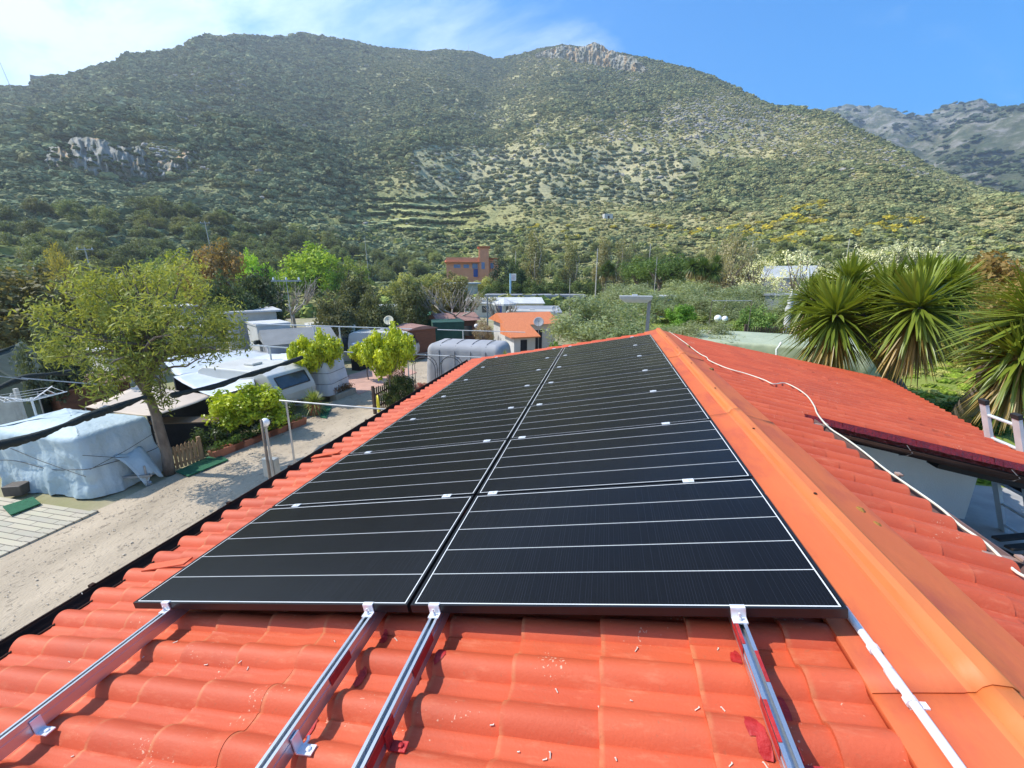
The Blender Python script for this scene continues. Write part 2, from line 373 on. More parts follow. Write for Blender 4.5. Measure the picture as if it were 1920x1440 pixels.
# --- grassy lips of the old terraces, low in the middle of the hill
TROW = []
m_bank = pm('terrace_grass', (.56, .54, .22), (.42, .42, .16), .5, .95, .8, 3)
for (x0, x1, y0, y1) in ((690, 905, 373, 374), (655, 900, 388, 387), (668, 905, 402, 401), (640, 870, 417, 415), (430, 800, 436, 420), (560, 930, 431, 430), (430, 900, 452, 446), (520, 880, 466, 461)):
    Vb = []; nn = 70
    for t in np.linspace(0, 1, nn):
        q = hillhit(x0+(x1-x0)*t, y0+(y1-y0)*t+3*math.sin(t*9+x0)); d = q[:2]-CAM[:2]; d = d/np.linalg.norm(d); e = math.sin(math.pi*t)**.3; hgt = 1.15*e*(.6+.8*float(vnoise(q[0]/4, q[1]/4, 3))); z0 = float(hill(q[0], q[1]))
        TROW += [(q[0]-d[0]*rng.uniform(1.2, 2.4)+rng.normal(0, .5), q[1]-d[1]*1.7, z0-.7) for _ in range(2)]
        Vb += [(q[0]-d[0]*.7, q[1]-d[1]*.7, z0-.5), (q[0]-d[0]*.45, q[1]-d[1]*.45, z0+hgt*.7), (q[0], q[1], z0+hgt), (q[0]+d[0]*1.8*e, q[1]+d[1]*1.8*e, z0+hgt*.9), (q[0]+d[0]*2.6, q[1]+d[1]*2.6, z0-.2)]
    o = arrmesh('grass_terrace', np.array(Vb), gridfaces(nn, 5), m_bank, smooth=True); struct(o)
# --- lumpy shapes shared by the far scrub and rocks (kept out of the scene, only instanced by the stuff below)
def ico(sub=2):
    import bmesh
    bm = bmesh.new(); bmesh.ops.create_icosphere(bm, subdivisions=sub, radius=1)
    V = np.array([v.co[:] for v in bm.verts]); Fc = np.array([[v.index for v in f.verts] for f in bm.faces]); bm.free(); return V, Fc
def sourcecol(name, makers):
    c = bpy.data.collections.new(name)
    for k, mk in enumerate(makers):
        ob = mk(k); COL.objects.unlink(ob); c.objects.link(ob)
    return c
IV, IF = ico(3)
m_scrub = leafmat('scrub_leaf', 0, .95, inst=True, spec=.05, vmin=.6, vmax=1.4)
def mk_bush(k):
    d = fbm(IV[:, 0]*2.1+k*9+IV[:, 2], IV[:, 1]*2.1+IV[:, 2]*1.7, 2, k)*.75+vnoise(IV[:, 0]*6+k*3+IV[:, 2]*4, IV[:, 1]*6-IV[:, 2]*3, k+5)*.42
    q = np.random.default_rng(k+200); V = IV*(.38+d)[:, None]*np.array([q.uniform(.85, 1.75), q.uniform(.75, 1.25), q.uniform(.7, 1.05)]); V[:, 0] += .35*np.sin(V[:, 1]*2+k); V[:, 2] = np.where(V[:, 2] < 0, V[:, 2]*.5, V[:, 2])*.95+.22
    # each little face becomes a leaf clump knocked off the surface
    c = V[IF].mean(1); jit = np.random.default_rng(k).normal(0, .035, (len(IF), 1, 3))
    T3 = (V[IF]-c[:, None])*1.35+c[:, None]+jit
    return arrmesh('scrub_shape', T3.reshape(-1, 3), np.arange(len(IF)*3).reshape(-1, 3), m_scrub, lv=np.random.default_rng(k+40).random(len(IF)))
m_rock = pm('limestone', (.36, .34, .31), (.22, .21, .19), .8, .95, .6, 4, detail=8)
def mk_rock(k):
    d = .6+.5*fbm(IV[:, 0]*1.6+k*5, IV[:, 1]*1.6+IV[:, 2]*2, 2, k+70)+.15*np.round(vnoise(IV[:, 0]*4+k, IV[:, 1]*4+IV[:, 2]*3, k))
    return arrmesh('rock_shape', IV*d[:, None]*np.array([1, .8, .7]), IF, m_rock)
def scatter(name, pts, tint, scl, idx, src, label, zs=.82, seed=1):
    n = len(pts); me = bpy.data.meshes.new(name); me.vertices.add(n); me.vertices.foreach_set('co', np.asarray(pts, np.float32).ravel())
    rg = np.random.default_rng(seed)
    a = me.attributes.new('tint', 'FLOAT_COLOR', 'POINT'); a.data.foreach_set('color', np.concatenate([tint, np.ones((n, 1))], 1).astype(np.float32).ravel())
    for nm, val in (('scl', scl), ('rot', rg.random(n)*6.28)):
        a = me.attributes.new(nm, 'FLOAT', 'POINT'); a.data.foreach_set('value', np.asarray(val, np.float32))
    a = me.attributes.new('idx', 'INT', 'POINT'); a.data.foreach_set('value', np.asarray(idx, np.int32))
    o = bpy.data.objects.new(name, me); COL.objects.link(o)
    ng = bpy.data.node_groups.new(name, 'GeometryNodeTree')
    ng.interface.new_socket('Geometry', in_out='INPUT', socket_type='NodeSocketGeometry'); ng.interface.new_socket('Geometry', in_out='OUTPUT', socket_type='NodeSocketGeometry')
    gi = ng.nodes.new('NodeGroupInput'); go = ng.nodes.new('NodeGroupOutput'); L = ng.links.new
    ci = ng.nodes.new('GeometryNodeCollectionInfo'); ci.inputs[0].default_value = src; ci.inputs[1].default_value = True; ci.inputs[2].default_value = True
    ip = ng.nodes.new('GeometryNodeInstanceOnPoints'); ip.inputs['Pick Instance'].default_value = True
    def na(nm, ty):
        a = ng.nodes.new('GeometryNodeInputNamedAttribute'); a.data_type = ty; a.inputs[0].default_value = nm; return a.outputs[0]
    cx = ng.nodes.new('ShaderNodeCombineXYZ'); L(na('rot', 'FLOAT'), cx.inputs[2])
    vm = ng.nodes.new('ShaderNodeVectorMath'); vm.operation = 'SCALE'; vm.inputs[0].default_value = (1, 1, zs); L(na('scl', 'FLOAT'), vm.inputs['Scale'])
    L(gi.outputs[0], ip.inputs['Points']); L(ci.outputs[0], ip.inputs['Instance']); L(na('idx', 'INT'), ip.inputs['Instance Index'])
    L(cx.outputs[0], ip.inputs['Rotation']); L(vm.outputs[0], ip.inputs['Scale']); L(ip.outputs[0], go.inputs[0])
    md = o.modifiers.new('scatter', 'NODES'); md.node_group = ng
    o['kind'] = 'stuff'; o['label'] = label; return o
BUSH = sourcecol('scrub_shapes', [mk_bush]*12); ROCK = sourcecol('rock_shapes', [mk_rock]*4)
m_peb = pm('lane_pebble', (.60, .52, .41), (.46, .40, .31), 3, .95)
def mk_peb(k):
    o = mk_rock(k); o.data.materials.clear(); o.data.materials.append(m_peb); return o
ROCK2 = sourcecol('pebble_shapes', [mk_peb]*4)

# --- limestone faces: the cliff on the left flank and the crag below the right summit
m_cliff = pm('cliff_rock', (.33, .31, .26), (.14, .145, .10), .22, .95, 1.0, .8, stretch=(1, 1, .22), detail=10, lo=.42, hi=.60, extra=(.46, .29, .13), extra_s=.07, extra_t=(.54, .64))
def cliff(name, pts, depth, h, label, seed):
    """a broken rock wall following hill points; pts = pixels along its foot"""
    base = []
    for (qx, qy) in pts:
        d = ray(qx, qy); d = d/math.hypot(d[0], d[1]); rs = np.arange(100, 800, 1.0)
        X = CAM[None, :]+d[None, :]*rs[:, None]; zz = hill(X[:, 0], X[:, 1]); i = np.argmax(zz >= X[:, 2]); base.append(X[i])
    base = np.array(base); s = np.linspace(0, 1, 240); k = np.linspace(0, 1, len(base))
    B = np.stack([np.interp(s, k, base[:, i]) for i in range(3)], -1); v = np.linspace(-.15, 1, 44)
    S, V = np.meshgrid(s, v, indexing='ij'); X = np.repeat(B[:, None, :], len(v), 1); hh = h*(.55+.9*fbm(S*5, S*0, 3, seed))*np.sin(np.pi*np.clip(S*.96+.02, 0, 1))**.45
    dirn = np.stack([X[..., 0]-CAM[0], X[..., 1]-CAM[1]], -1); dirn /= np.linalg.norm(dirn, axis=-1, keepdims=True)
    Vq = np.clip(V, 0, 1)
    back = depth*(Vq**1.6)-(1-np.abs(2*fbm(S*26, V*1.6, 3, seed+3)-1))*h*.34+(np.round(vnoise(S*34, V*4, seed+9)*4)/4-.5)*h*.16+(vnoise(S*90, V*9, seed+5)-.5)*h*.10+h*.12
    X[..., 0] += dirn[..., 0]*back; X[..., 1] += dirn[..., 1]*back; X[..., 2] += hh*V
    o = arrmesh(name, X.reshape(-1, 3), gridfaces(*S.shape), m_cliff); struct(o, label); return o
CL1 = cliff('cliff', [(60, 305), (110, 318), (160, 322), (215, 330), (262, 338), (300, 334), (345, 318), (385, 300)], 16, 16, 'grey and ochre limestone cliff among the trees of the left hillside', 3)
CL2 = cliff('crag', [(1003, 108), (1050, 110), (1100, 118), (1150, 128), (1210, 138)], 5, 22, 'broken rock band just under the right summit', 8)

rg = np.random.default_rng(11); n = 340000
tq = rg.uniform(-68, 46, n); r0, R = hill_r(tq); rr = np.sqrt(rg.random(n)*((R*1.03)**2-(r0+1)**2)+(r0+1)**2)
# extra candidates close to the foot, where shrubs show large
x = CAM[0]+rr*np.sin(np.radians(tq)); y = CAM[1]+rr*np.cos(np.radians(tq)); z = hill(x, y)
px, py, nz, nf, left, low, dens, grove, broom, rocks = fields(x, y, z)
t = (rr-r0)/(R-r0)
edge = (t > .955)                                    # summit line wears a fringe of scrub
keep = rg.random(n) < np.clip(np.where(grove > .5, .03, dens)*(1-.35*rocks)*(1-.35*left)+.30*edge, 0, 1)
keep &= ~((px > 80) & (px < 345) & (py > 262) & (py < 322) & (nz < .62))
# olive grove: planted rows
gx, gy = np.meshgrid(np.arange(-260, 260, 5.6), np.arange(120, 620, 5.6)); gx = (gx+rg.normal(0, 1.0, gx.shape)).ravel(); gy = (gy+rg.normal(0, 1.0, gy.shape)).ravel()
gzz = hill(gx, gy); fg = fields(gx, gy, gzz); kg = (fg[7] > .5) & (rg.random(len(gx)) < .82)
def shade(n): return rg.uniform(.72, 1.3, (n, 1))
k = np.where(keep)[0]; nk = len(k)
tint = np.zeros((nk, 3))+np.array([.225, .245, .11])
kinds = rg.random(nk)
tint[kinds > .5] = (.30, .30, .13); tint[kinds > .80] = (.10, .13, .058); tint[kinds > .92] = (.24, .225, .09)
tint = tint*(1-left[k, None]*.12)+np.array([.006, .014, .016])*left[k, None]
tint = np.where((low[k, None] > .5) & (kinds[:, None] > .7), np.array([[.22, .235, .065]]), tint)
yb = (broom[k] > .22) & (rg.random(nk) < broom[k]*.62) & (fbm(x[k]/9, y[k]/9, 2, 63) > .50)
tint[yb] = np.array([.42, .35, .045])
tint *= shade(nk)
big = sst(.45, .75, nz[k]); sc = (.75+1.5*rg.random(nk)**2*(.5+1.0*big))*(1+.75*left[k])*np.where(low[k] > .5, 1.2, 1)
sc = sc*np.where(py[k] > 250, 1.0, 1.0)*(1+.25*edge[k]); sc[yb] = rg.uniform(.9, 1.7, yb.sum())
pts = np.stack([x[k], y[k], z[k]-.15], -1)
gt = np.zeros((kg.sum(), 3))+np.array([.22, .24, .15]); gt *= shade(len(gt))
cv = []
for c_, n_ in ((CL1, 190), (CL2, 60)):
    q = np.array([v.co[:] for v in c_.data.vertices]); cv.append(q[rg.choice(len(q), n_)])
cv.append(np.array(TROW)); cv = np.concatenate(cv); pts = np.concatenate([pts, cv]); tint = np.concatenate([tint, np.array([[.10, .13, .05]])*rg.uniform(.7, 1.4, (len(cv), 1))]); sc = np.concatenate([sc, rg.uniform(.5, 1.25, len(cv))])
pts = np.concatenate([pts, np.stack([gx[kg], gy[kg], gzz[kg]], -1)]); tint = np.concatenate([tint, gt]); sc = np.concatenate([sc, rg.uniform(1.2, 2.0, kg.sum())])
fq = FARV[rg.choice(len(FARV), 15000)]+rg.normal(0, 3.0, (15000, 3))*np.array([1, 1, .2]); fq = fq[fbm(fq[:, 0]/70, fq[:, 1]/70+fq[:, 2]/60, 4, 88) > .47]
scatter('far_mountain_scrub', fq, np.array([[.10, .13, .065]])*rg.uniform(.7, 1.5, (len(fq), 1)), rg.uniform(1.5, 4.2, len(fq)), rg.integers(0, 12, len(fq)), BUSH, 'dark scrub mottling the grey mountain far behind', .8, 8)
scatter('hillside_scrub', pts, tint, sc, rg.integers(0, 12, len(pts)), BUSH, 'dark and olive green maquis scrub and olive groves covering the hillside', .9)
kr = np.where((rg.random(n) < rocks*.26+.030*(1-left)*(py < 340)+.01*left) & (dens < .95))[0]
nt_ = 300000; tq2 = rg.uniform(-68, 46, nt_); r02, R2 = hill_r(tq2); rr2 = np.sqrt(rg.random(nt_)*((R2*1.0)**2-(r02+1)**2)+(r02+1)**2)
x2 = CAM[0]+rr2*np.sin(np.radians(tq2)); y2 = CAM[1]+rr2*np.cos(np.radians(tq2)); z2 = hill(x2, y2); f2 = fields(x2, y2, z2); op2 = np.clip(.75*gpatch(f2[0], f2[1], 690, 415, 260, 48)+.5*gpatch(f2[0], f2[1], 1420, 255, 380, 90)+.3*gpatch(f2[0], f2[1], 850, 215, 220, 40)+.75*f2[7], 0, .82); cl2 = fbm(x2/7, y2/7, 2, 91)
k2 = np.where((rg.random(nt_) < (.25+.9*sst(.38, .62, cl2))*(1-op2)) & (f2[5] > -1))[0]; n2 = len(k2)
t2 = np.where(rg.random((n2, 1)) < .5, np.array([[.36, .35, .15]]), np.array([[.46, .41, .19]])); t2 = np.where(rg.random((n2, 1)) < .22, np.array([[.21, .235, .095]]), t2)*rg.uniform(.75, 1.25, (n2, 1))
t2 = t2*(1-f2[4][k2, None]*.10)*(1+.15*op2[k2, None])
scatter('hillside_tufts', np.stack([x2[k2], y2[k2], z2[k2]-.1], -1), t2, .35+.55*rg.random(n2)+.35*sst(300, 700, rr2[k2]), rg.integers(0, 12, n2), BUSH, 'dry grass tufts and low heath speckling the whole hillside', .75, 4)
scatter('hillside_rocks', np.stack([x[kr], y[kr], z[kr]], -1), np.ones((len(kr), 3)), .5+1.9*rg.random(len(kr))**2.5, rg.integers(0, 4, len(kr)), ROCK, 'pale grey limestone rocks strewn over the upper slopes', .7)

# ================================================================== the house and its tiled roof
CA, SA_ = math.cos(AL), math.sin(AL); ZR = 4.525; TP = .1945; TC = .3345
def sl_pt(side, s, y, h):
    """side -1 left slope, +1 right slope; s metres down from the ridge, h above the tile crests"""
    return np.stack([side*(s*CA+h*SA_), np.asarray(y)+0*s, ZR-s*SA_+h*CA], -1)
def slp(side, s, y, h): return Vector(sl_pt(side, np.float64(s), np.float64(y), np.float64(h)))
def tile_h(y, s, soff, lipz=.020):
    p = (y/TP) % 1.0
    roll = np.where(p < .62, np.sin(np.pi*np.clip(p/.62, 0, 1))**.75*.045, 0)
    roll = np.where(p > .93, .006*np.sin(np.pi*np.clip((p-.93)/.07, 0, 1)), roll)
    f = ((s-soff)/TC) % 1.0
    return -.045+roll+lipz*f-.010
SOFF = {-1: .304+.17-TC, 1: .2}
def th_at(side, s, y): return float(tile_h(np.float64(y), np.float64(s), SOFF[side]))

m_tile = bpy.data.materials.new('painted_roof_tile'); m_tile.use_nodes = True; nt = m_tile.node_tree; L = nt.links.new; b = nt.nodes['Principled BSDF']
b.inputs['Roughness'].default_value = .5; b.inputs['Specular IOR Level'].default_value = .3
tc = N(nt, 'ShaderNodeTexCoord'); lv = N(nt, 'ShaderNodeAttribute', attribute_name='lv')
n1 = N(nt, 'ShaderNodeTexNoise', i_Scale=2.2, i_Detail=6.0); L(tc.outputs['Object'], n1.inputs['Vector'])
mx = N(nt, 'ShaderNodeMix', data_type='RGBA'); mx.inputs[6].default_value = (.585, .106, .043, 1); mx.inputs[7].default_value = (.50, .082, .034, 1)
mrl = N(nt, 'ShaderNodeMath', operation='ADD'); L(n1.outputs[0], mrl.inputs[0]); L(lv.outputs['Fac'], mrl.inputs[1])
mr = N(nt, 'ShaderNodeMapRange', i_1=.5, i_2=1.5); L(mrl.outputs[0], mr.inputs[0]); L(mr.outputs[0], mx.inputs[0])
# chalky wear, scuffed along the rolls
mp = N(nt, 'ShaderNodeMapping', i_Scale=(2.0, 9, 5)); L(tc.outputs['Object'], mp.inputs[0])
n2 = N(nt, 'ShaderNodeTexNoise', i_Scale=2.6, i_Detail=8.0, i_Roughness=.72); L(mp.outputs[0], n2.inputs['Vector'])
cr = N(nt, 'ShaderNodeMapRange', i_1=.54, i_2=.74, i_3=0, i_4=.45); L(n2.outputs[0], cr.inputs[0])
mx2 = N(nt, 'ShaderNodeMix', data_type='RGBA'); mx2.inputs[7].default_value = (.72, .26, .14, 1); L(cr.outputs[0], mx2.inputs[0]); L(mx.outputs[2], mx2.inputs[6])
# pale specks of dust
n3 = N(nt, 'ShaderNodeTexNoise', i_Scale=95.0, i_Detail=2.0); L(tc.outputs['Object'], n3.inputs['Vector'])
n4 = N(nt, 'ShaderNodeTexNoise', i_Scale=4.5, i_Detail=3.0); L(tc.outputs['Object'], n4.inputs['Vector'])
m4 = N(nt, 'ShaderNodeMath', operation='MULTIPLY'); L(n3.outputs[0], m4.inputs[0]); L(n4.outputs[0], m4.inputs[1])
c4 = N(nt, 'ShaderNodeMapRange', i_1=.43, i_2=.47, i_3=0, i_4=.7); L(m4.outputs[0], c4.inputs[0])
mx3 = N(nt, 'ShaderNodeMix', data_type='RGBA'); mx3.inputs[7].default_value = (.72, .52, .36, 1); L(c4.outputs[0], mx3.inputs[0]); L(mx2.outputs[2], mx3.inputs[6])
# the lip of each course has lost its paint to a thin sandy line
tl = N(nt, 'ShaderNodeAttribute', attribute_name='lip')
nl = N(nt, 'ShaderNodeTexNoise', i_Scale=14.0, i_Detail=4.0); L(tc.outputs['Object'], nl.inputs['Vector'])
ml = N(nt, 'ShaderNodeMapRange', i_1=.40, i_2=.62, i_3=.05, i_4=.5); L(nl.outputs[0], ml.inputs[0])
mm = N(nt, 'ShaderNodeMath', operation='MULTIPLY'); L(ml.outputs[0], mm.inputs[0]); L(tl.outputs['Fac'], mm.inputs[1])
mx4 = N(nt, 'ShaderNodeMix', data_type='RGBA'); mx4.inputs[7].default_value = (.60, .26, .11, 1); L(mm.outputs[0], mx4.inputs[0]); L(mx3.outputs[2], mx4.inputs[6])
n5 = N(nt, 'ShaderNodeTexNoise', i_Scale=1.1, i_Detail=7.0, i_Roughness=.7); L(tc.outputs['Object'], n5.inputs['Vector'])
c5 = N(nt, 'ShaderNodeMapRange', i_1=.50, i_2=.72, i_3=0, i_4=.55); L(n5.outputs[0], c5.inputs[0])
mx5 = N(nt, 'ShaderNodeMix', data_type='RGBA'); mx5.inputs[7].default_value = (.40, .085, .045, 1); L(c5.outputs[0], mx5.inputs[0]); L(mx4.outputs[2], mx5.inputs[6])
n6 = N(nt, 'ShaderNodeTexNoise', i_Scale=38.0, i_Detail=6.0, i_Roughness=.7); L(tc.outputs['Object'], n6.inputs['Vector'])
c6 = N(nt, 'ShaderNodeMapRange', i_1=.60, i_2=.70, i_3=0, i_4=.5); L(n6.outputs[0], c6.inputs[0])
mx6 = N(nt, 'ShaderNodeMix', data_type='RGBA'); mx6.inputs[7].default_value = (.36, .12, .06, 1); L(c6.outputs[0], mx6.inputs[0]); L(mx5.outputs[2], mx6.inputs[6])
L(mx6.outputs[2], b.inputs['Base Color'])
bp = N(nt, 'ShaderNodeBump', i_Strength=.25, i_Distance=.004); L(n3.outputs[0], bp.inputs['Height']); L(bp.outputs[0], b.inputs['Normal'])
rr_ = N(nt, 'ShaderNodeMapRange', i_3=.48, i_4=.72); L(n2.outputs[0], rr_.inputs[0]); L(rr_.outputs[0], b.inputs['Roughness'])

def tile_roof(name, side, y0, y1, s0, smax, parent, per=18):
    """smax(y): eave line. Courses of real overlapping tiles: every course ends in a lip and a small step"""
    soff = SOFF[side]; ys = np.arange(math.floor(y0/TP)*TP, y1, TP/per); ys = ys[(ys >= y0)]
    ph = (ys/TP) % 1
    k0 = math.floor((s0-soff)/TC); k1 = math.ceil((float(np.max(smax(ys)))-soff)/TC)
    fr = [0.0, .3, .65, .94, .972, .9995]
    ss = []; lip = []
    for k in range(k0, k1):
        for f in fr: ss.append(soff+(k+f)*TC); lip.append((1.0 if side < 0 else .12) if f >= .971 else 0.0)
    ss = np.array(ss); lip = np.array(lip)
    S, Yv = np.meshgrid(ss, ys, indexing='ij'); SM = smax(Yv); Sc = np.clip(S, s0, SM)
    row = np.floor((S-soff+1e-6)/TC); col = np.floor(Yv/TP)
    jit = (_h(row.astype(np.int64), col.astype(np.int64), 5)-.5)
    H = tile_h(Yv, Sc, soff, .020 if side < 0 else .004)+jit*(.004 if side < 0 else .001)*((S-soff)/TC % 1)
    shift = (_h(row.astype(np.int64), col.astype(np.int64)*0+3, 6)-.5)*.006
    V = sl_pt(side, Sc, Yv+shift, H).reshape(-1, 3); Fq = gridfaces(*S.shape)
    if side > 0: Fq = Fq[:, ::-1]
    i0 = Fq.min(1); keep = (S.ravel()[i0] < SM.ravel()[i0]-.004) & (np.repeat(ss, len(ys))[i0+len(ys)] > s0)
    Fq = Fq[keep]; i0 = i0[keep]
    lv = _h(row.ravel()[i0].astype(np.int64), col.ravel()[i0].astype(np.int64), 9)
    o = arrmesh(name, V, Fq, m_tile, parent, smooth=True, lv=lv)
    a = o.data.attributes.new('lip', 'FLOAT', 'POINT'); a.data.foreach_set('value', np.repeat(lip, len(ys)).astype(np.float32))
    # sharp lips
    o.data.set_sharp_from_angle(angle=math.radians(42)); return o

m_brown = pm('brown_gutter', (.035, .019, .014), (.055, .030, .023), 3, .8, spec=.08)
m_pinkbrown = pm('faded_gutter', (.22, .14, .125), (.12, .07, .065), 2, .45, stretch=(1, .3, 1))
m_wall = pm('house_render', (.86, .79, .70), (.80, .74, .66), 2, .9, .25, 60)
m_red = pm('red_sealant', (.20, .012, .010), (.12, .008, .008), 9, .35, .8, 30)
m_redp = pm('red_paint', (.46, .018, .018), (.30, .014, .014), 14, .6, .4, 40)
m_dark = pm('dark_wood', (.012, .010, .009), (.02, .016, .013), 5, .8)

house = thing('house', 'house under the orange tiled roof that carries the solar panels', 'house', (0, 3, 0))
def hb(mb, name, mat, **k):
    o = mb.build(name, mat, None, **k); o.parent = house; o.location = (0, -3, 0); return o
EAVE_L = 4.345/CA
def setp(o): o.parent = house; o.location = (0, -3, 0); return o
VY = 8.30; WY = 3.20
setp(tile_roof('tile_slope', -1, -3.2, VY, .02, lambda y: EAVE_L+0*y, None))
def right_eave(y): return np.where(y < WY, .875, (3.09+.286*(y-WY))/CA)
r2 = setp(tile_roof('tile_slope', 1, -3.2, WY, .02, lambda y: .875+0*y, None))
r3 = setp(tile_roof('wing_tile_slope', 1, WY, VY+.25, .02, lambda y: (3.09+.286*(y-WY))/CA, None))
# boards under the tiles so the roof has a body
mb = MB()
def slab(side, s0, s1, y0, y1, h0, h1, s1b=None):
    s1b = s1b or s1
    vs = [slp(side, s, y, h) for h in (h0, h1) for s, y in ((s0, y0), (s1, y0), (s1b, y1), (s0, y1))]
    mb.add(vs, [(3, 2, 1, 0), (4, 5, 6, 7), (0, 1, 5, 4), (1, 2, 6, 5), (2, 3, 7, 6), (3, 0, 4, 7)])
slab(-1, .0, EAVE_L-.12, -3.2, VY-.03, -.16, -.058); slab(1, .0, .80, -3.2, WY+.02, -.16, -.058); slab(1, .0, 3.0, WY+.03, VY+.2, -.16, -.058, 4.45)
hb(mb, 'roof_boards', m_dark)
# walls
mb = MB(); mb.box((-1.55, 2.4, 1.75), (4.6, 10.6, 3.5)); hb(mb, 'wall', m_wall)
mb = MB(); mb.prism([(.76, 1.5), (3.42, 1.5), (3.42, 3.73), (.76, 4.24)], 4.4, 8.1); hb(mb, 'wing_wall', m_wall)
# the two verge strips of the wing: red sealed tile sides, then a dark gutter
mb = MB()
n = 60
for i in range(n):
    s0, s1 = .89+i*(3.13-.89)/n, .89+(i+1)*(3.13-.89)/n
    lo0 = -.082+.006*random.random(); hi = -.010+.008*((i % 9) > 0)
    dy = .006*random.random()
    vs = [slp(1, s0, WY-.035-dy, lo0), slp(1, s1, WY-.035-dy, lo0), slp(1, s1, WY+.004, hi-.02), slp(1, s0, WY+.004, hi-.02)]
    mb.add(vs, [(0, 1, 2, 3)])
mb.add([slp(1, .89, WY+.01, -.13), slp(1, 3.13, WY+.01, -.13), slp(1, 3.13, WY+.01, -.03), slp(1, .89, WY+.01, -.03)], [(0, 1, 2, 3)])
hb(mb, 'sealed_tile_edge', m_red)
def half_pipe(mb, a, b, r, up, n=9, th=.006, rim=.006):
    a = Vector(a); b = Vector(b); d = (b-a).normalized(); up = Vector(up); up = (up-d*up.dot(d)).normalized(); sd = d.cross(up)
    ring = []
    for rr in (r, r-th):
        for e in (a, b):
            ring.append([e+sd*math.cos(t)*rr-up*math.sin(t)*rr for t in np.linspace(0, math.pi, n)])
    o = len(mb.v); vs = [p for q in ring for p in q]
    fs = []
    for i in range(n-1):
        fs += [(i, i+1, n+i+1, n+i), (2*n+i, 3*n+i, 3*n+i+1, 2*n+i+1), (i, 2*n+i, 2*n+i+1, i+1), (n+i, n+i+1, 3*n+i+1, 3*n+i)]
    fs += [(0, n, 3*n, 2*n), (n-1, 3*n-1, 4*n-1, 2*n-1)]
    mb.add(vs, fs)
    for s in (1, -1): mb.tube([a+sd*s*r, b+sd*s*r], rim, 6)
mb = MB(); half_pipe(mb, slp(1, .90, WY-.055, -.118), slp(1, 3.6, WY-.055, -.118), .074, (0, 0, 1)); g = hb(mb, 'verge_gutter', m_brown, smooth=True)
for s in (1.0, 1.85, 2.75):
    mb = MB(); mb.tube([slp(1, s, WY-.06, -.09)+Vector((0, .02, 0)), slp(1, s, WY-.148, -.13), slp(1, s-.02, WY-.132, -.17), slp(1, s-.04, WY-.06, -.198)], .004, 5)
    hb(mb, 'gutter_strap', pm('grey_zinc', (.14, .13, .13), (.10, .09, .09), 6, .5, metal=.4))
# dark porch beams under the wing
mb = MB(); mb.box((3.0, 3.75, 3.70), (1.05, .16, .26), ry=AL); mb.box((3.55, 4.6, 3.45), (.14, 1.9, .20)); hb(mb, 'porch_beam', m_dark)
a_, b_ = PY(1806, 872, 4.05), PY(1876, 893, 4.05)
mb = MB(); mb.add([(a_[0], y, z) for y, z in ((4.05, a_[2]+.08), (4.30, a_[2]+.08), (4.30, a_[2]-.10), (4.05, a_[2]-.10))]+[(b_[0], y, z) for y, z in ((4.05, b_[2]+.10), (4.30, b_[2]+.10), (4.30, b_[2]-.06), (4.05, b_[2]-.06))], [(0, 1, 2, 3), (7, 6, 5, 4), (0, 4, 5, 1), (1, 5, 6, 2), (2, 6, 7, 3), (3, 7, 4, 0)]); hb(mb, 'soffit_board', m_dark)
# eave gutters
mb = MB(); half_pipe(mb, (-4.395, -3.2, 3.665), (-4.395, VY, 3.665), .075, (0, 0, 1), rim=.008); hb(mb, 'eave_gutter', m_brown, smooth=True)
for y in (.30, 1.38, 2.16, 3.7, 5.4): hb(MB().box((-4.47, y, 3.675), (.03, .03, .016)), 'gutter_bracket', m_brown)
mb = MB(); half_pipe(mb, (.905, -3.2, 4.285), (.905, WY+.05, 4.285), .068, (0, 0, 1), rim=.007); hb(mb, 'eave_gutter', m_pinkbrown, smooth=True)
for y in (-.6, .93, 1.88, 2.95):
    mb = MB(); mb.box((.89, y, 4.315), (.17, .035, .006), ry=.15); mb.box((.965, y, 4.320), (.03, .05, .012)); hb(mb, 'gutter_bracket', pm('rusty_bracket', (.42, .30, .25), (.30, .17, .12), 12, .6))
mb = MB(); mb.tube([(-4.40, -3.2, 3.60), (-4.40, VY, 3.60)], .02, 6); 
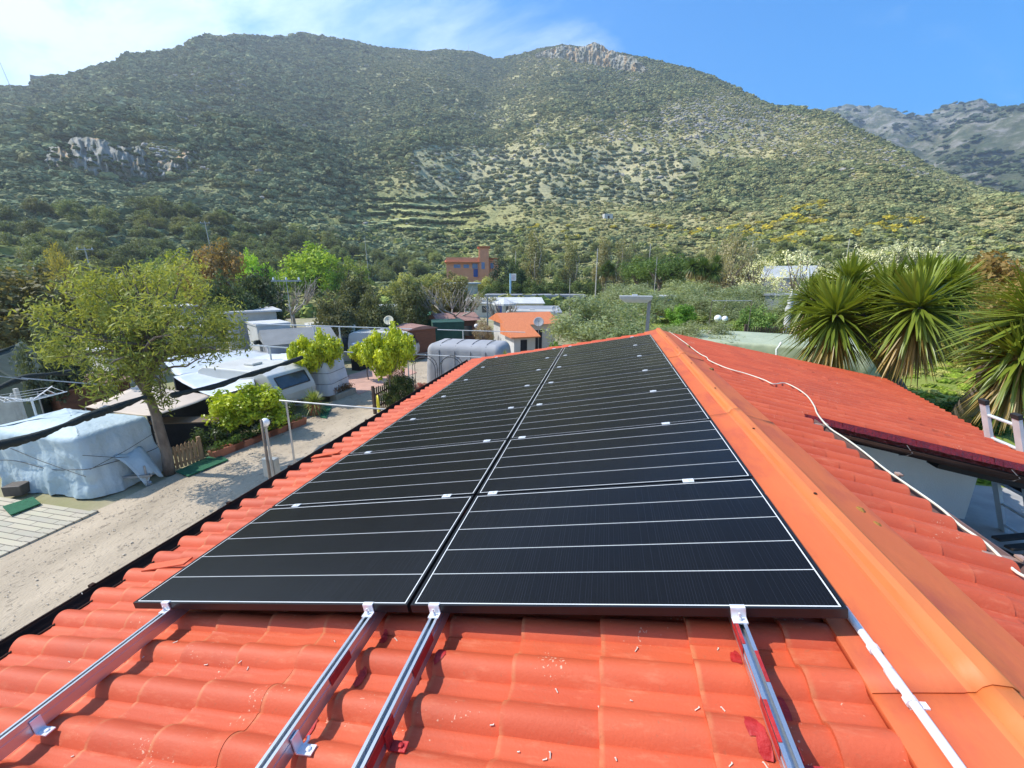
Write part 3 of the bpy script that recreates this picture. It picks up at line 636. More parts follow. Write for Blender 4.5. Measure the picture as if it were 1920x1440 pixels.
# ridge cap: folded painted sheet in overlapping lengths
m_cap = pm('painted_ridge_sheet', (.60, .150, .046), (.56, .115, .042), .9, .62, .2, 14, stretch=(1.2, .5, 1), detail=4, extra=(.43, .085, .045), extra_s=2.3, extra_t=(.47, .66), spec=.3)
m_bead = pm('worn_ridge_bead', (.64, .185, .045), (.57, .13, .040), 1.4, .58, .15, 12, stretch=(1.2, .4, 1))
def capsec(side_l, side_r, lift):
    L_ = [(-.315, -.028), (-.312, -.004), (-.20, .004), (-.082, .012), (-.075, .018), (-.055, .020), (-.040, .040), (-.018, .050), (.008, .050), (.030, .040), (.044, .020), (.075, .012), (.19, .004), (.305, -.004), (.308, -.028)]
    out = []
    for s, h in L_:
        p = slp(-1 if s < 0 else 1, abs(s), 0, h+lift); out.append((p.x, p.z))
    return out
for (y0, y1, lift) in ((-3.2, -.17, .004), (-.20, 2.42, .009), (2.38, 5.2, .004), (5.16, VY+.02, .009)):
    sec = capsec(-.3, .3, lift); ys = np.linspace(y0, y1, 26); mb = MB(); mb_v = []
    for j, y in enumerate(ys):
        for i, (x, z) in enumerate(sec):
            w = .0035*math.sin(y*5.1+i)*(1 if i in (2, 3, 11, 12) else .3); mb_v.append((x+.004*math.sin(y*1.3), y, z+w))
    fs = [(j*len(sec)+i, j*len(sec)+i+1, (j+1)*len(sec)+i+1, (j+1)*len(sec)+i) for j in range(len(ys)-1) for i in range(len(sec)-1)]
    mb.add(mb_v, fs); mb.m = [1 if 4 <= (q % (len(sec)-1)) <= 9 else 0 for q in range(len(fs))]; o = hb(mb, 'ridge_cap', [m_cap, m_bead], smooth=True); o.data.set_sharp_from_angle(angle=math.radians(28))
    o.modifiers.new('thickness', 'SOLIDIFY').thickness = .003
mb = MB()
for y in (-.30, -.33, .9, 1.9, 3.1, 4.4, 5.6, 6.9):
    mb = MB(); mb.lathe([(.009, 0), (.009, .003), (.006, .006), (.001, .007)], slp(-1, .012, y, .059), 8); hb(mb, 'cap_rivet', m_brown)
# broken pieces of tile left lying in place at the eave
for (py_, s, a) in ((.49, 4.12, .10), (2.40, 4.25, .05), (4.6, 4.22, .06)):
    mb = MB(); p = slp(-1, s, py_, .012)
    mb.box(p, (.36, .075, .012), ry=-AL-.06, rz=a); hb(mb, 'loose_tile_piece', m_tile, bevel=.003)

# ================================================================== solar array
m_frame = pm('black_frame', (.012, .012, .013), (.016, .016, .018), 8, .35, metal=.3)
m_cell = bpy.data.materials.new('solar_glass'); m_cell.use_nodes = True; nt = m_cell.node_tree; L = nt.links.new; b = nt.nodes['Principled BSDF']
tc = N(nt, 'ShaderNodeTexCoord'); sx = N(nt, 'ShaderNodeSeparateXYZ'); L(tc.outputs['Object'], sx.inputs[0])
w1 = N(nt, 'ShaderNodeMath', operation='MULTIPLY', i_1=84.0); L(sx.outputs[0], w1.inputs[0])
w2 = N(nt, 'ShaderNodeMath', operation='FRACT'); L(w1.outputs[0], w2.inputs[0])
w3 = N(nt, 'ShaderNodeMapRange', i_1=.80, i_2=.98, i_3=0, i_4=1); L(w2.outputs[0], w3.inputs[0])
fl = N(nt, 'ShaderNodeMath', operation='FLOOR'); L(w1.outputs[0], fl.inputs[0])
wn = N(nt, 'ShaderNodeTexWhiteNoise', noise_dimensions='1D'); L(fl.outputs[0], wn.inputs['W'])
w4 = N(nt, 'ShaderNodeMath', operation='MULTIPLY'); L(w3.outputs[0], w4.inputs[0]); L(wn.outputs[0], w4.inputs[1])
ns = N(nt, 'ShaderNodeTexNoise', i_Scale=3.0, i_Detail=3.0); L(tc.outputs['Object'], ns.inputs['Vector'])
mx = N(nt, 'ShaderNodeMix', data_type='RGBA'); mx.inputs[6].default_value = (.0075, .0070, .0068, 1); mx.inputs[7].default_value = (.022, .023, .030, 1)
L(w4.outputs[0], mx.inputs[0]); L(mx.outputs[2], b.inputs['Base Color'])
b.inputs['Roughness'].default_value = .22; b.inputs['Specular IOR Level'].default_value = .17
rg_ = N(nt, 'ShaderNodeMapRange', i_3=.14, i_4=.30); L(ns.outputs[0], rg_.inputs[0]); L(rg_.outputs[0], b.inputs['Roughness'])
m_white = pm('white_backsheet_line', (.66, .67, .66), None, rough=.5)
PW, PH, PT = 1.682, .988, .038
def make_panel():
    root = thing('solar_panel', '', 'solar panel', (0, 0, 0), group='black solar panels in two columns on the left roof slope')
    # frame: four sides, local x down-slope is negative; origin in the ridge-side near corner, top face at z=0
    fw = .010; mb = MB()
    for (x0, x1, y0, y1) in ((-PW, 0, 0, fw), (-PW, 0, PH-fw, PH), (-PW, -PW+fw, fw, PH-fw), (-fw, 0, fw, PH-fw)):
        mb.box(((x0+x1)/2, (y0+y1)/2, -PT/2), (x1-x0, y1-y0, PT))
    mb.build('frame', m_frame, root)
    # glass: one sheet cut into cell strips and the thin white lines between them
    lw = .0036; bw = .0052; e = fw
    xs = [(-PW+e, -PW+e+.004, 0), (-PW+e+.004, -PW+e+.004+bw, 1), (-PW+e+.004+bw, -e-.004-bw, 0), (-e-.004-bw, -e-.004, 1), (-e-.004, -e, 0)]
    y0, y1 = e+.004+bw, PH-e-.004-bw; st = (y1-y0)/5; ys = [(e, e+.004, 0), (e+.004, y0, 1)]
    for k in range(5):
        ys.append((y0+k*st+(lw/2 if k else 0), y0+(k+1)*st-(lw/2 if k < 4 else 0), 0))
        if k < 4: ys.append((y0+(k+1)*st-lw/2, y0+(k+1)*st+lw/2, 1))
    ys += [(y1, y1+bw, 1), (y1+bw, PH-e, 0)]
    mb = MB()
    for (a, b_, wx) in xs:
        for (c, d, wy) in ys:
            outer = (a < -PW+e+.003) or (b_ > -e-.003) or c < e+.003 or d > PH-e-.003
            mi = 0 if outer else (1 if (wx or wy) else 0)
            mb.add([(a, c, -.0025), (b_, c, -.0025), (b_, d, -.0025), (a, d, -.0025)], [(0, 1, 2, 3)], mi)
    mb.add([(-PW+e, e, -.02), (-e, e, -.02), (-e, PH-e, -.02), (-PW+e, PH-e, -.02)], [(3, 2, 1, 0)], 0)
    mb.build('glass', [m_cell, m_white], root)
    return root
PR = 1.0054; S0 = .2806; proto = make_panel()
ORD = ['nearest', 'second nearest', 'third', 'fourth', 'fifth', 'sixth', 'farthest']
for c in range(2):
    for r in range(7):
        o = proto if c == r == 0 else copy_tree(proto)
        o.location = slp(-1, S0+c*1.70, r*PR, .13); o.rotation_euler = (0, -AL, 0)
        o['label'] = '%s black solar panel from the camera in the column beside the %s' % (ORD[r], ('ridge cap', 'eave')[c])
# rails with clamps and brackets
m_alu = pm('aluminium_rail', (.62, .64, .67), (.50, .52, .55), 4, .32, metal=.85, stretch=(1, .2, 1))
m_alul = pm('clamp_aluminium', (.84, .85, .86), (.76, .77, .78), 9, .30, metal=.3)
RS = [3.425, 2.18, 1.847, .628]
RL = ['aluminium mounting rail running nearest the eave under the panels', 'aluminium mounting rail just on the eave side of the joint between the panel columns',
      'aluminium mounting rail just on the ridge side of the joint between the panel columns', 'aluminium mounting rail with red paint nearest the ridge cap']
for i, s in enumerate(RS):
    root = thing('mounting_rail', RL[i], 'mounting rail', slp(-1, s, -1.4, .045), group='aluminium rails under the solar panels', rot=(0, -AL, 0))
    # profile across the rail (x), z up, top at +.045
    prof = [(-.020, -.030), (.020, -.030), (.020, .045), (.008, .045), (.008, .038), (.015, .038), (.015, .020), (-.015, .020), (-.015, .038), (-.008, .038), (-.008, .045), (-.020, .045)]
    mb = MB(); n = len(prof); vs = [(x, 0, z) for x, z in prof]+[(x, 8.43, z) for x, z in prof]
    mb.add(vs, [(k, (k+1) % n, (k+1) % n+n, k+n) for k in range(n)]+[(0, 1, 6, 7), (1, 2, 3, 4), (1, 4, 5, 6), (0, 7, 8, 9), (0, 9, 10, 11)])
    mb.box((-.0205, 4.2, .012), (.003, 8.4, .010)); mb.box((.0205, 4.2, .012), (.003, 8.4, .010))
    mb.build('rail', m_alu, root)
    def clampmb(y, end):
        mb = MB()
        if end:   # Z-shaped end clamp gripping the near frame
            mb.box((0, y-.016, .0475), (.050, .030, .005)); mb.box((0, y-.003, .066), (.050, .005, .040)); mb.box((0, y+.004, .0875), (.050, .018, .005))
            mb.lathe([(.008, 0), (.008, .008), (.005, .012)], (0, y-.016, .050), 6); mb.tube([(0, y-.016, .05), (0, y-.016, .078)], .004, 6)
        else:
            mb.box((0, y, .0875), (.062, .040, .004)); mb.lathe([(.007, 0), (.007, .006), (.004, .007)], (0, y, .0895), 6)
            mb.box((0, y, .06), (.03, .006, .05))
        return mb
    clampmb(1.4, True).build('end_clamp', m_alul, root)
    for r in range(1, 7): clampmb(1.4+r*PR-.0087, False).build('mid_clamp', m_alul, root)
    clampmb(1.4+7*PR-.006, False).build('end_clamp', m_alul, root)
    # steel brackets onto the tiles, touched up with red paint
    for k, y in enumerate((-.62+.03*i, .02-.03*i+.17, )) if False else enumerate((-.57+.04*i, .60, 2.7, 4.9, 6.7)):
        yl = y+1.4; mb = MB(); mb.box((.026, yl, .0), (.006, .034, .06)); mb.box((.055, yl, -.032), (.06, .034, .005)); mb.lathe([(.009, 0), (.009, .006), (.005, .008)], (.065, yl, -.029), 6)
        mb.build('bracket', m_redp if i in (2, 3) else m_alul, root)
    # red paint brushed round the screws: thin skins that follow the tile
    for (ds, y, ls, ly, sd) in ({0: [], 1: [(-.06, -.22, .035, .05, 1), (.05, -.42, .03, .045, 2), (-.055, -.02, .03, .04, 3)], 2: [(.05, -.20, .03, .05, 4), (-.06, -.13, .035, .05, 5), (.055, -.36, .03, .05, 6), (.05, .0, .025, .04, 8)],
                                    3: [(.035, -.06, .025, .06, 7), (-.065, -.23, .035, .05, 8), (.043, -.36, .026, .055, 9), (.065, -.32, .03, .05, 10)]}[i]):
        V = []; nS = 9
        for a in range(nS):
            for q in range(14):
                u = 2*math.pi*q/14; k = a/(nS-1)*(1+.14*math.sin(3*u+sd)+.05*math.sin(7*u+sd*2))
                ss, yy = s+ds*.85+ls*.72*k*math.cos(u), y+ly*.75*k*math.sin(u); V.append(slp(-1, ss, yy, th_at(-1, ss, yy)+.0035))
        fs = [(a*14+q, a*14+(q+1) % 14, (a+1)*14+(q+1) % 14, (a+1)*14+q) for a in range(nS-1) for q in range(14)]
        mb = MB(); mb.add(V, [f[::-1] for f in fs]); o = mb.build('paint_patch', m_redp, None, smooth=True); o.parent = root; o.matrix_parent_inverse = (Matrix.Translation(root.location) @ Matrix.Rotation(-AL, 4, 'Y')).inverted()
    if i in (2, 3, 1):
        for (y0, y1, sd_) in {3: ((-.13, .0, 1), (-.45, -.30, 1), (-.27, -.13, -1)), 2: ((-.28, -.10, -1), (-.6, -.44, -1)), 1: ((-.33, -.2, -1),)}[i]:
            mb = MB(); mb.box((-.0225*sd_, (y0+y1)/2+1.4, .022), (.002, y1-y0, .036))
            if i == 3: mb.box((-.0145*sd_, (y0+y1)/2+1.4, .0462), (.011, (y1-y0)*.8, .0015))
            mb.build('paint_smear', m_redp, root)
# white conduit along the cap, with saddles
cnd = thing('white_conduit', 'white plastic conduit with saddle clips running down beside the ridge cap', 'conduit', slp(-1, .235, .1, .03))
mb = MB(); pts = [slp(-1, .237+.004*math.sin(y*4), y, .028) for y in np.linspace(-1.3, .12, 16)]
mb.tube([p-cnd.location for p in pts], .0135, 10); mb.tube([slp(-1, .237, y, .028)-cnd.location for y in (-.20, -.14)], .0160, 10)
m_pvc = pm('white_pvc', (.80, .81, .82), (.72, .73, .74), 5, .35)
mb.build('pipe', m_pvc, cnd, smooth=True)
for y in (-.06, -.24, -.62):
    mb = MB(); mb.tube([slp(-1, .237, y-.010, .028)-cnd.location, slp(-1, .237, y+.010, .028)-cnd.location], .0175, 10); mb.box(slp(-1, .212, y, .012)-cnd.location, (.035, .022, .006), ry=-AL); mb.box(slp(-1, .237, y, .008)-cnd.location, (.012, .02, .026))
    mb.build('saddle_clip', m_pvc, cnd)
# white cable over the right slope and along the gutter
def right_on(px, py, h=-.02):
    n = np.array([SA_, 0, CA]); p0 = np.array([0, 0, ZR])+n*h; d = ray(px, py); return Vector(CAM+d*np.dot(p0-CAM, n)/np.dot(d, n))
mb = MB(); cp = [(1255, 622), (1285, 643), (1310, 662), (1325, 670), (1330, 676), (1362, 690), (1400, 701), (1432, 712), (1450, 720), (1470, 718), (1490, 726), (1512, 741), (1526, 760), (1532, 775), (1545, 792), (1560, 806), (1588, 824), (1618, 846), (1660, 880), (1700, 908), (1760, 950), (1800, 985), (1850, 1020), (1900, 1068), (1930, 1085)]
pts = [right_on(x, y, .004 if i < 15 else -.03) for i, (x, y) in enumerate(cp)]
def smooth_pts(pts, k=5):
    out = []; n = len(pts)
    for i in range(n-1):
        p0, p1, p2, p3 = pts[max(i-1, 0)], pts[i], pts[i+1], pts[min(i+2, n-1)]
        for j in range(k):
            t = j/k; out.append(.5*((2*p1)+(-p0+p2)*t+(2*p0-5*p1+4*p2-p3)*t*t+(-p0+3*p1-3*p2+p3)*t**3))
    return out+[pts[-1]]
mb.tube(smooth_pts(pts), .0075, 7); o = mb.build('white_cable', pm('cream_cable', (.66, .62, .50), None, rough=.5), smooth=True); tag(o, 'cream white cable snaking over the right roof slope and along its gutter', 'cable')
# chips of wood and wire dropped while fitting
m_chip = pm('pale_chip', (.70, .64, .54), (.50, .42, .33), 30, .7)
CH = [(1568-600, 1409-2), (1027, 1410), (1017, 1419), (1151, 1421), (1303, 1320), (1352, 1327), (1343, 1214), (740, 1197), (450, 1244), (126, 1236), (268, 1234), (383, 1244), (462, 1252), (130, 1411), (1432, 1431), (1366, 1432), (625, 1200), (1190, 1214), (155, 1118), (566, 1203), (1180, 1310), (1120, 1331), (920, 1362), (540, 1348), (330, 1212), (1040, 1290)]
def left_on(px, py, h=-.03):
    n = np.array([-SA_, 0, CA]); p0 = np.array([0, 0, ZR])+n*h; d = ray(px, py); return CAM+d*np.dot(p0-CAM, n)/np.dot(d, n)
for i, (cx, cy) in enumerate(CH):
    p = left_on(cx, cy); s = -p[0]/CA; hh = th_at(-1, s, p[1]); l = .008+.015*((i*37 % 10)/10)
    mb = MB(); mb.box((0, 0, 0), (l, .0028, .0028), rz=0); mb.box((l*.4, .0015, 0), (l*.3, .003, .002), rz=.7)
    o = mb.build('wood_chip', m_chip, loc=slp(-1, s, p[1], hh+.004)); o.rotation_euler = (.1, -AL, (i*1.7) % 3.1)
    tag(o, 'small pale chip lying loose on the orange tiles near the rails', 'chip', 'pale chips scattered on the tiles')
p = left_on(580, 1406); s = -p[0]/CA
mb = MB(); mb.tube([(0, -.008, 0), (.004, 0, .006), (0, .010, .012)], .006, 7); mb.tube([(-.004, -.014, .002), (.0, -.007, .003)], .004, 6)
o = mb.build('steel_plug', m_alul, loc=slp(-1, s, p[1], th_at(-1, s, p[1])+.006)); tag(o, 'tiny shiny steel plug standing on a tile between the rails', 'plug')
# lichen and moss
m_lich = pm('yellow_lichen', (.42, .20, .03), (.25, .13, .03), 60, .9, .8, 120)
m_moss = pm('brown_moss', (.20, .12, .03), (.07, .05, .025), 25, .95, 1, 60)
def patch(px, py, ls, ly, sd):
    p = left_on(px, py); s, y = -p[0]/CA, p[1]; V = []
    for a in range(8):
        for q in range(18):
            u = 2*math.pi*q/18; k = a/7*(1+.25*math.sin(3*u+sd)+.15*math.sin(5*u+2*sd)); ss, yy = s+ls*k*math.cos(u), y+ly*k*math.sin(u); V.append(slp(-1, ss, yy, th_at(-1, ss, yy)+.003))
    mb = MB(); mb.add(V, [((a+1)*18+q, (a+1)*18+(q+1) % 18, a*18+(q+1) % 18, a*18+q) for a in range(7) for q in range(18)]); hb(mb, 'lichen_patch', m_lich, smooth=True)
patch(1672, 1330, .030, .020, 1); patch(1622, 1241, .012, .009, 2)
for (qx, qy, r, lab) in ((1612, 958, .034, 'ochre cushion of moss tucked under the ridge cap edge'), (1643, 985, .030, 'brown snail-shaped clump of moss beside the ochre moss cushion'), (1334, 693, .045, 'small dry moss clump at the cap edge halfway up the ridge'), (1290, 650, .05, 'yellowish moss clump near the far end of the ridge cap')):
    p = right_on(qx, qy, 0); mb = MB(); V = IV*(.7+.5*fbm(IV[:, 0]*2+qx, IV[:, 1]*2+IV[:, 2], 3, int(qx)))[:, None]*np.array([.7, 1, .6])*r
    mb.add(V, IF.tolist()); o = mb.build('moss_clump', m_lich if 'ochre' in lab or 'yellow' in lab else m_moss, loc=p, smooth=True); tag(o, lab, 'moss')
p = left_on(1625, 1150, .01); mb = MB(); q = [left_on(x, y, .005) for x, y in ((1603, 1157), (1612, 1153), (1622, 1157), (1628, 1148), (1634, 1142), (1632, 1135), (1627, 1136))]
mb.tube(smooth_pts([Vector(a-p) for a in q], 3), [.004+.003*math.sin(i) for i in range(19)], 6); o = mb.build('dry_twig', m_moss, loc=p, smooth=True); tag(o, 'curled dry brown twig lying on the ridge cap at the panel corner', 'twig')

# ================================================================== trees and plants
m_leaf = leafmat('leaf', .38, .55, spec=.22)
m_leafw = leafmat('waxy_leaf', .30, .38, spec=.4)
m_bark = pm('bark', (.22, .175, .135), (.11, .085, .065), 6, .95, 1.0, 25, stretch=(1, 1, .35))
m_pale = pm('pale_bark', (.42, .37, .30), (.24, .20, .16), 5, .9, .6, 20, stretch=(1, 1, .35))
def leafcloud(n, clumps, size, rg, sig=1.0, aspect=.45, up=.35, out_c=None, droop=0):
    """clumps: rows x,y,z,radius. Diamond leaves gathered in clumps"""
    clumps = np.asarray(clumps, float); w = clumps[:, 3]**2; idx = rg.choice(len(clumps), n, p=w/w.sum())
    d = rg.normal(0, 1, (n, 3)); d /= np.linalg.norm(d, axis=1, keepdims=True); rad = rg.random(n)**.45
    c = clumps[idx, :3]+d*(rad*clumps[idx, 3]*sig)[:, None]
    nor = d+rg.normal(0, .7, (n, 3)); nor[:, 2] += up; nor /= np.linalg.norm(nor, axis=1, keepdims=True)
    a = rg.normal(0, 1, (n, 3)); a[:, 2] -= droop; a -= nor*(a*nor).sum(1, keepdims=True); a /= np.linalg.norm(a, axis=1, keepdims=True); b = np.cross(nor, a)
    l = size*rg.uniform(.6, 1.3, n)[:, None]; wv = l*aspect
    V = np.stack([c-a*l*.5, c+b*wv*.5+a*l*.05, c+a*l*.5, c-b*wv*.5+a*l*.05], 1).reshape(-1, 3)
    cl = rg.random(len(clumps)); lv = np.clip(.45*rg.random(n)+.55*cl[idx], 0, 1)
    return V, np.arange(n*4).reshape(-1, 4), lv
def limb(mb, a, b, r0, r1, rg, bend=.12, n=6, seg=6):
    a = np.asarray(a, float); b = np.asarray(b, float); L_ = np.linalg.norm(b-a); off = rg.normal(0, bend*L_, 3)
    pts = [a+(b-a)*t+off*math.sin(math.pi*t)+rg.normal(0, bend*.12*L_, 3)*(0 < t < 1) for t in np.linspace(0, 1, n)]
    mb.tube(pts, list(np.linspace(r0, r1, n)), seg); return pts
def lobes(spec, rg, n, rmin=.09, rmax=.17):
    """clumps spread over the shells of ellipsoid lobes: spec rows (x,y,z, rx,ry,rz)"""
    out = []; spec = np.asarray(spec, float); w = spec[:, 3]*spec[:, 5]
    for k in rg.choice(len(spec), n, p=w/w.sum()):
        d = rg.normal(0, 1, 3); d /= np.linalg.norm(d)
        rr = rg.uniform(.45, 1.0); s = spec[k]; out.append((*(s[:3]+d*s[3:6]*rr), rg.uniform(rmin, rmax)))
    return np.array(out)
KINDS = {}
def kind(name, spec, nl, size, ncl, trunk_h=.3, tr=.03, rmin=.07, rmax=.15, sig=1, aspect=.5, up=.35, seed=1, bark=None, mat=None, limbs=9, droop=0, lean=0):
    """a unit tree: 1 m high, about 1 m wide"""
    rg = np.random.default_rng(seed); cl = lobes(spec, rg, ncl, rmin, rmax)
    V, Fq, lv = leafcloud(nl, cl, size, rg, sig, aspect, up, droop=droop)
    c = arrmesh('crown', V, Fq, mat or m_leaf, lv=lv); COL.objects.unlink(c)
    mb = MB(); top = np.array([lean, 0, trunk_h]); limb(mb, (0, 0, -.04), top, tr*1.15, tr*.8, rg, .05)
    for q in rg.choice(len(cl), min(limbs, len(cl)), replace=False): limb(mb, top-np.array([0, 0, rg.uniform(0, .06)]), cl[q, :3], tr*.55, tr*.12, rg, .12, 5, 5)
    t = mb.build('trunk', bark or m_bark, smooth=True); COL.objects.unlink(t)
    KINDS[name] = (c.data, t.data)
ROUND = [(0, 0, .62, .40, .40, .30), (.18, .1, .50, .30, .28, .22), (-.2, -.08, .52, .28, .30, .22), (0, -.15, .45, .3, .25, .18)]
kind('round_a', ROUND, 8500, .046, 75, seed=1); kind('round_b', [(.05, 0, .66, .36, .40, .28), (-.2, .1, .5, .26, .3, .24), (.22, -.1, .48, .26, .26, .22), (-.05, -.2, .4, .25, .2, .16)], 8500, .048, 70, seed=2)
kind('shrub_a', [(0, 0, .42, .46, .46, .42), (.25, .1, .3, .28, .3, .3), (-.25, -.1, .3, .3, .3, .28)], 7000, .055, 70, trunk_h=.12, tr=.025, seed=3)
kind('loose', [(0, 0, .6, .42, .42, .36), (.2, 0, .4, .28, .28, .2), (-.15, .1, .38, .25, .25, .2)], 4200, .042, 80, rmin=.05, rmax=.11, seed=4, sig=1.1, limbs=26, tr=.022)
kind('poplar', [(0, 0, .55, .16, .16, .42), (0, 0, .35, .20, .20, .25)], 4200, .030, 90, trunk_h=.25, tr=.014, rmin=.04, rmax=.08, seed=5, limbs=40, bark=m_pale, sig=1.2)
kind('umbrella', [(0, 0, .78, .5, .5, .14), (.2, .1, .72, .35, .3, .12), (-.22, -.05, .70, .32, .3, .14)], 5200, .034, 60, trunk_h=.55, tr=.03, rmin=.07, rmax=.13, seed=6)
kind('cypress', [(0, 0, .5, .16, .16, .46), (0, 0, .3, .2, .2, .26)], 3600, .03, 70, trunk_h=.08, tr=.02, rmin=.05, rmax=.09, seed=7)
kind('olive_a', [(0, 0, .58, .46, .46, .30), (.25, .1, .45, .3, .3, .22), (-.25, 0, .42, .3, .3, .22), (0, -.2, .38, .3, .26, .2)], 17000, .042, 110, seed=8, aspect=.28, sig=1.15, limbs=22, bark=m_pale, tr=.035, up=.1)
kind('olive_b', [(.05, 0, .6, .40, .40, .32), (-.25, .1, .5, .28, .3, .22), (.28, .1, .42, .28, .3, .22)], 15000, .044, 100, seed=9, aspect=.28, sig=1.2, limbs=24, bark=m_pale, tr=.035, up=.1)
kind('blossom', [(0, 0, .6, .45, .45, .36), (.2, 0, .42, .3, .3, .2)], 1500, .030, 80, seed=10, rmin=.03, rmax=.08, limbs=40, tr=.02, sig=1.2)
kind('bonnet', [(0, 0, .72, .5, .5, .24), (.18, .1, .68, .3, .3, .2), (-.2, 0, .66, .3, .3, .18)], 7500, .062, 60, trunk_h=.46, tr=.018, seed=12, rmin=.09, rmax=.14, mat=m_leafw, aspect=.55)
kind('lime_bush', [(0, 0, .55, .48, .42, .36), (.25, 0, .5, .3, .3, .3), (-.25, 0, .45, .3, .3, .28)], 6500, .066, 75, trunk_h=.2, tr=.02, seed=13, rmin=.08, rmax=.14, mat=m_leafw, aspect=.5)
def plant(k, name, label, cat, base, h, w, tint, rz=None, group=None, d=None):
    root = thing(name, label, cat, base, rz if rz is not None else random.uniform(0, 6.28), group); root.scale = (w, d or w, h)
    c = bpy.data.objects.new('crown', KINDS[k][0]); COL.objects.link(c); c.parent = root; c['tint'] = tint
    t = bpy.data.objects.new('trunk', KINDS[k][1]); COL.objects.link(t); t.parent = root
    return root
def plant_px(k, name, label, cat, dist, bx, top, wpx, tint, z=None, group=None, midy=None):
    """stand a tree at a measured distance in the direction of column bx, as tall as row top shows and wpx wide"""
    p = P(bx, 520, dist); zz = float(gz(p[0], p[1])) if z is None else z
    h = HZ(p, bx, top)-zz; dep = np.dot(p-CAM, RM[2]); w = wpx*dep/F
    return plant(k, name, label, cat, (p[0], p[1], zz), h, w, tint, group=group)

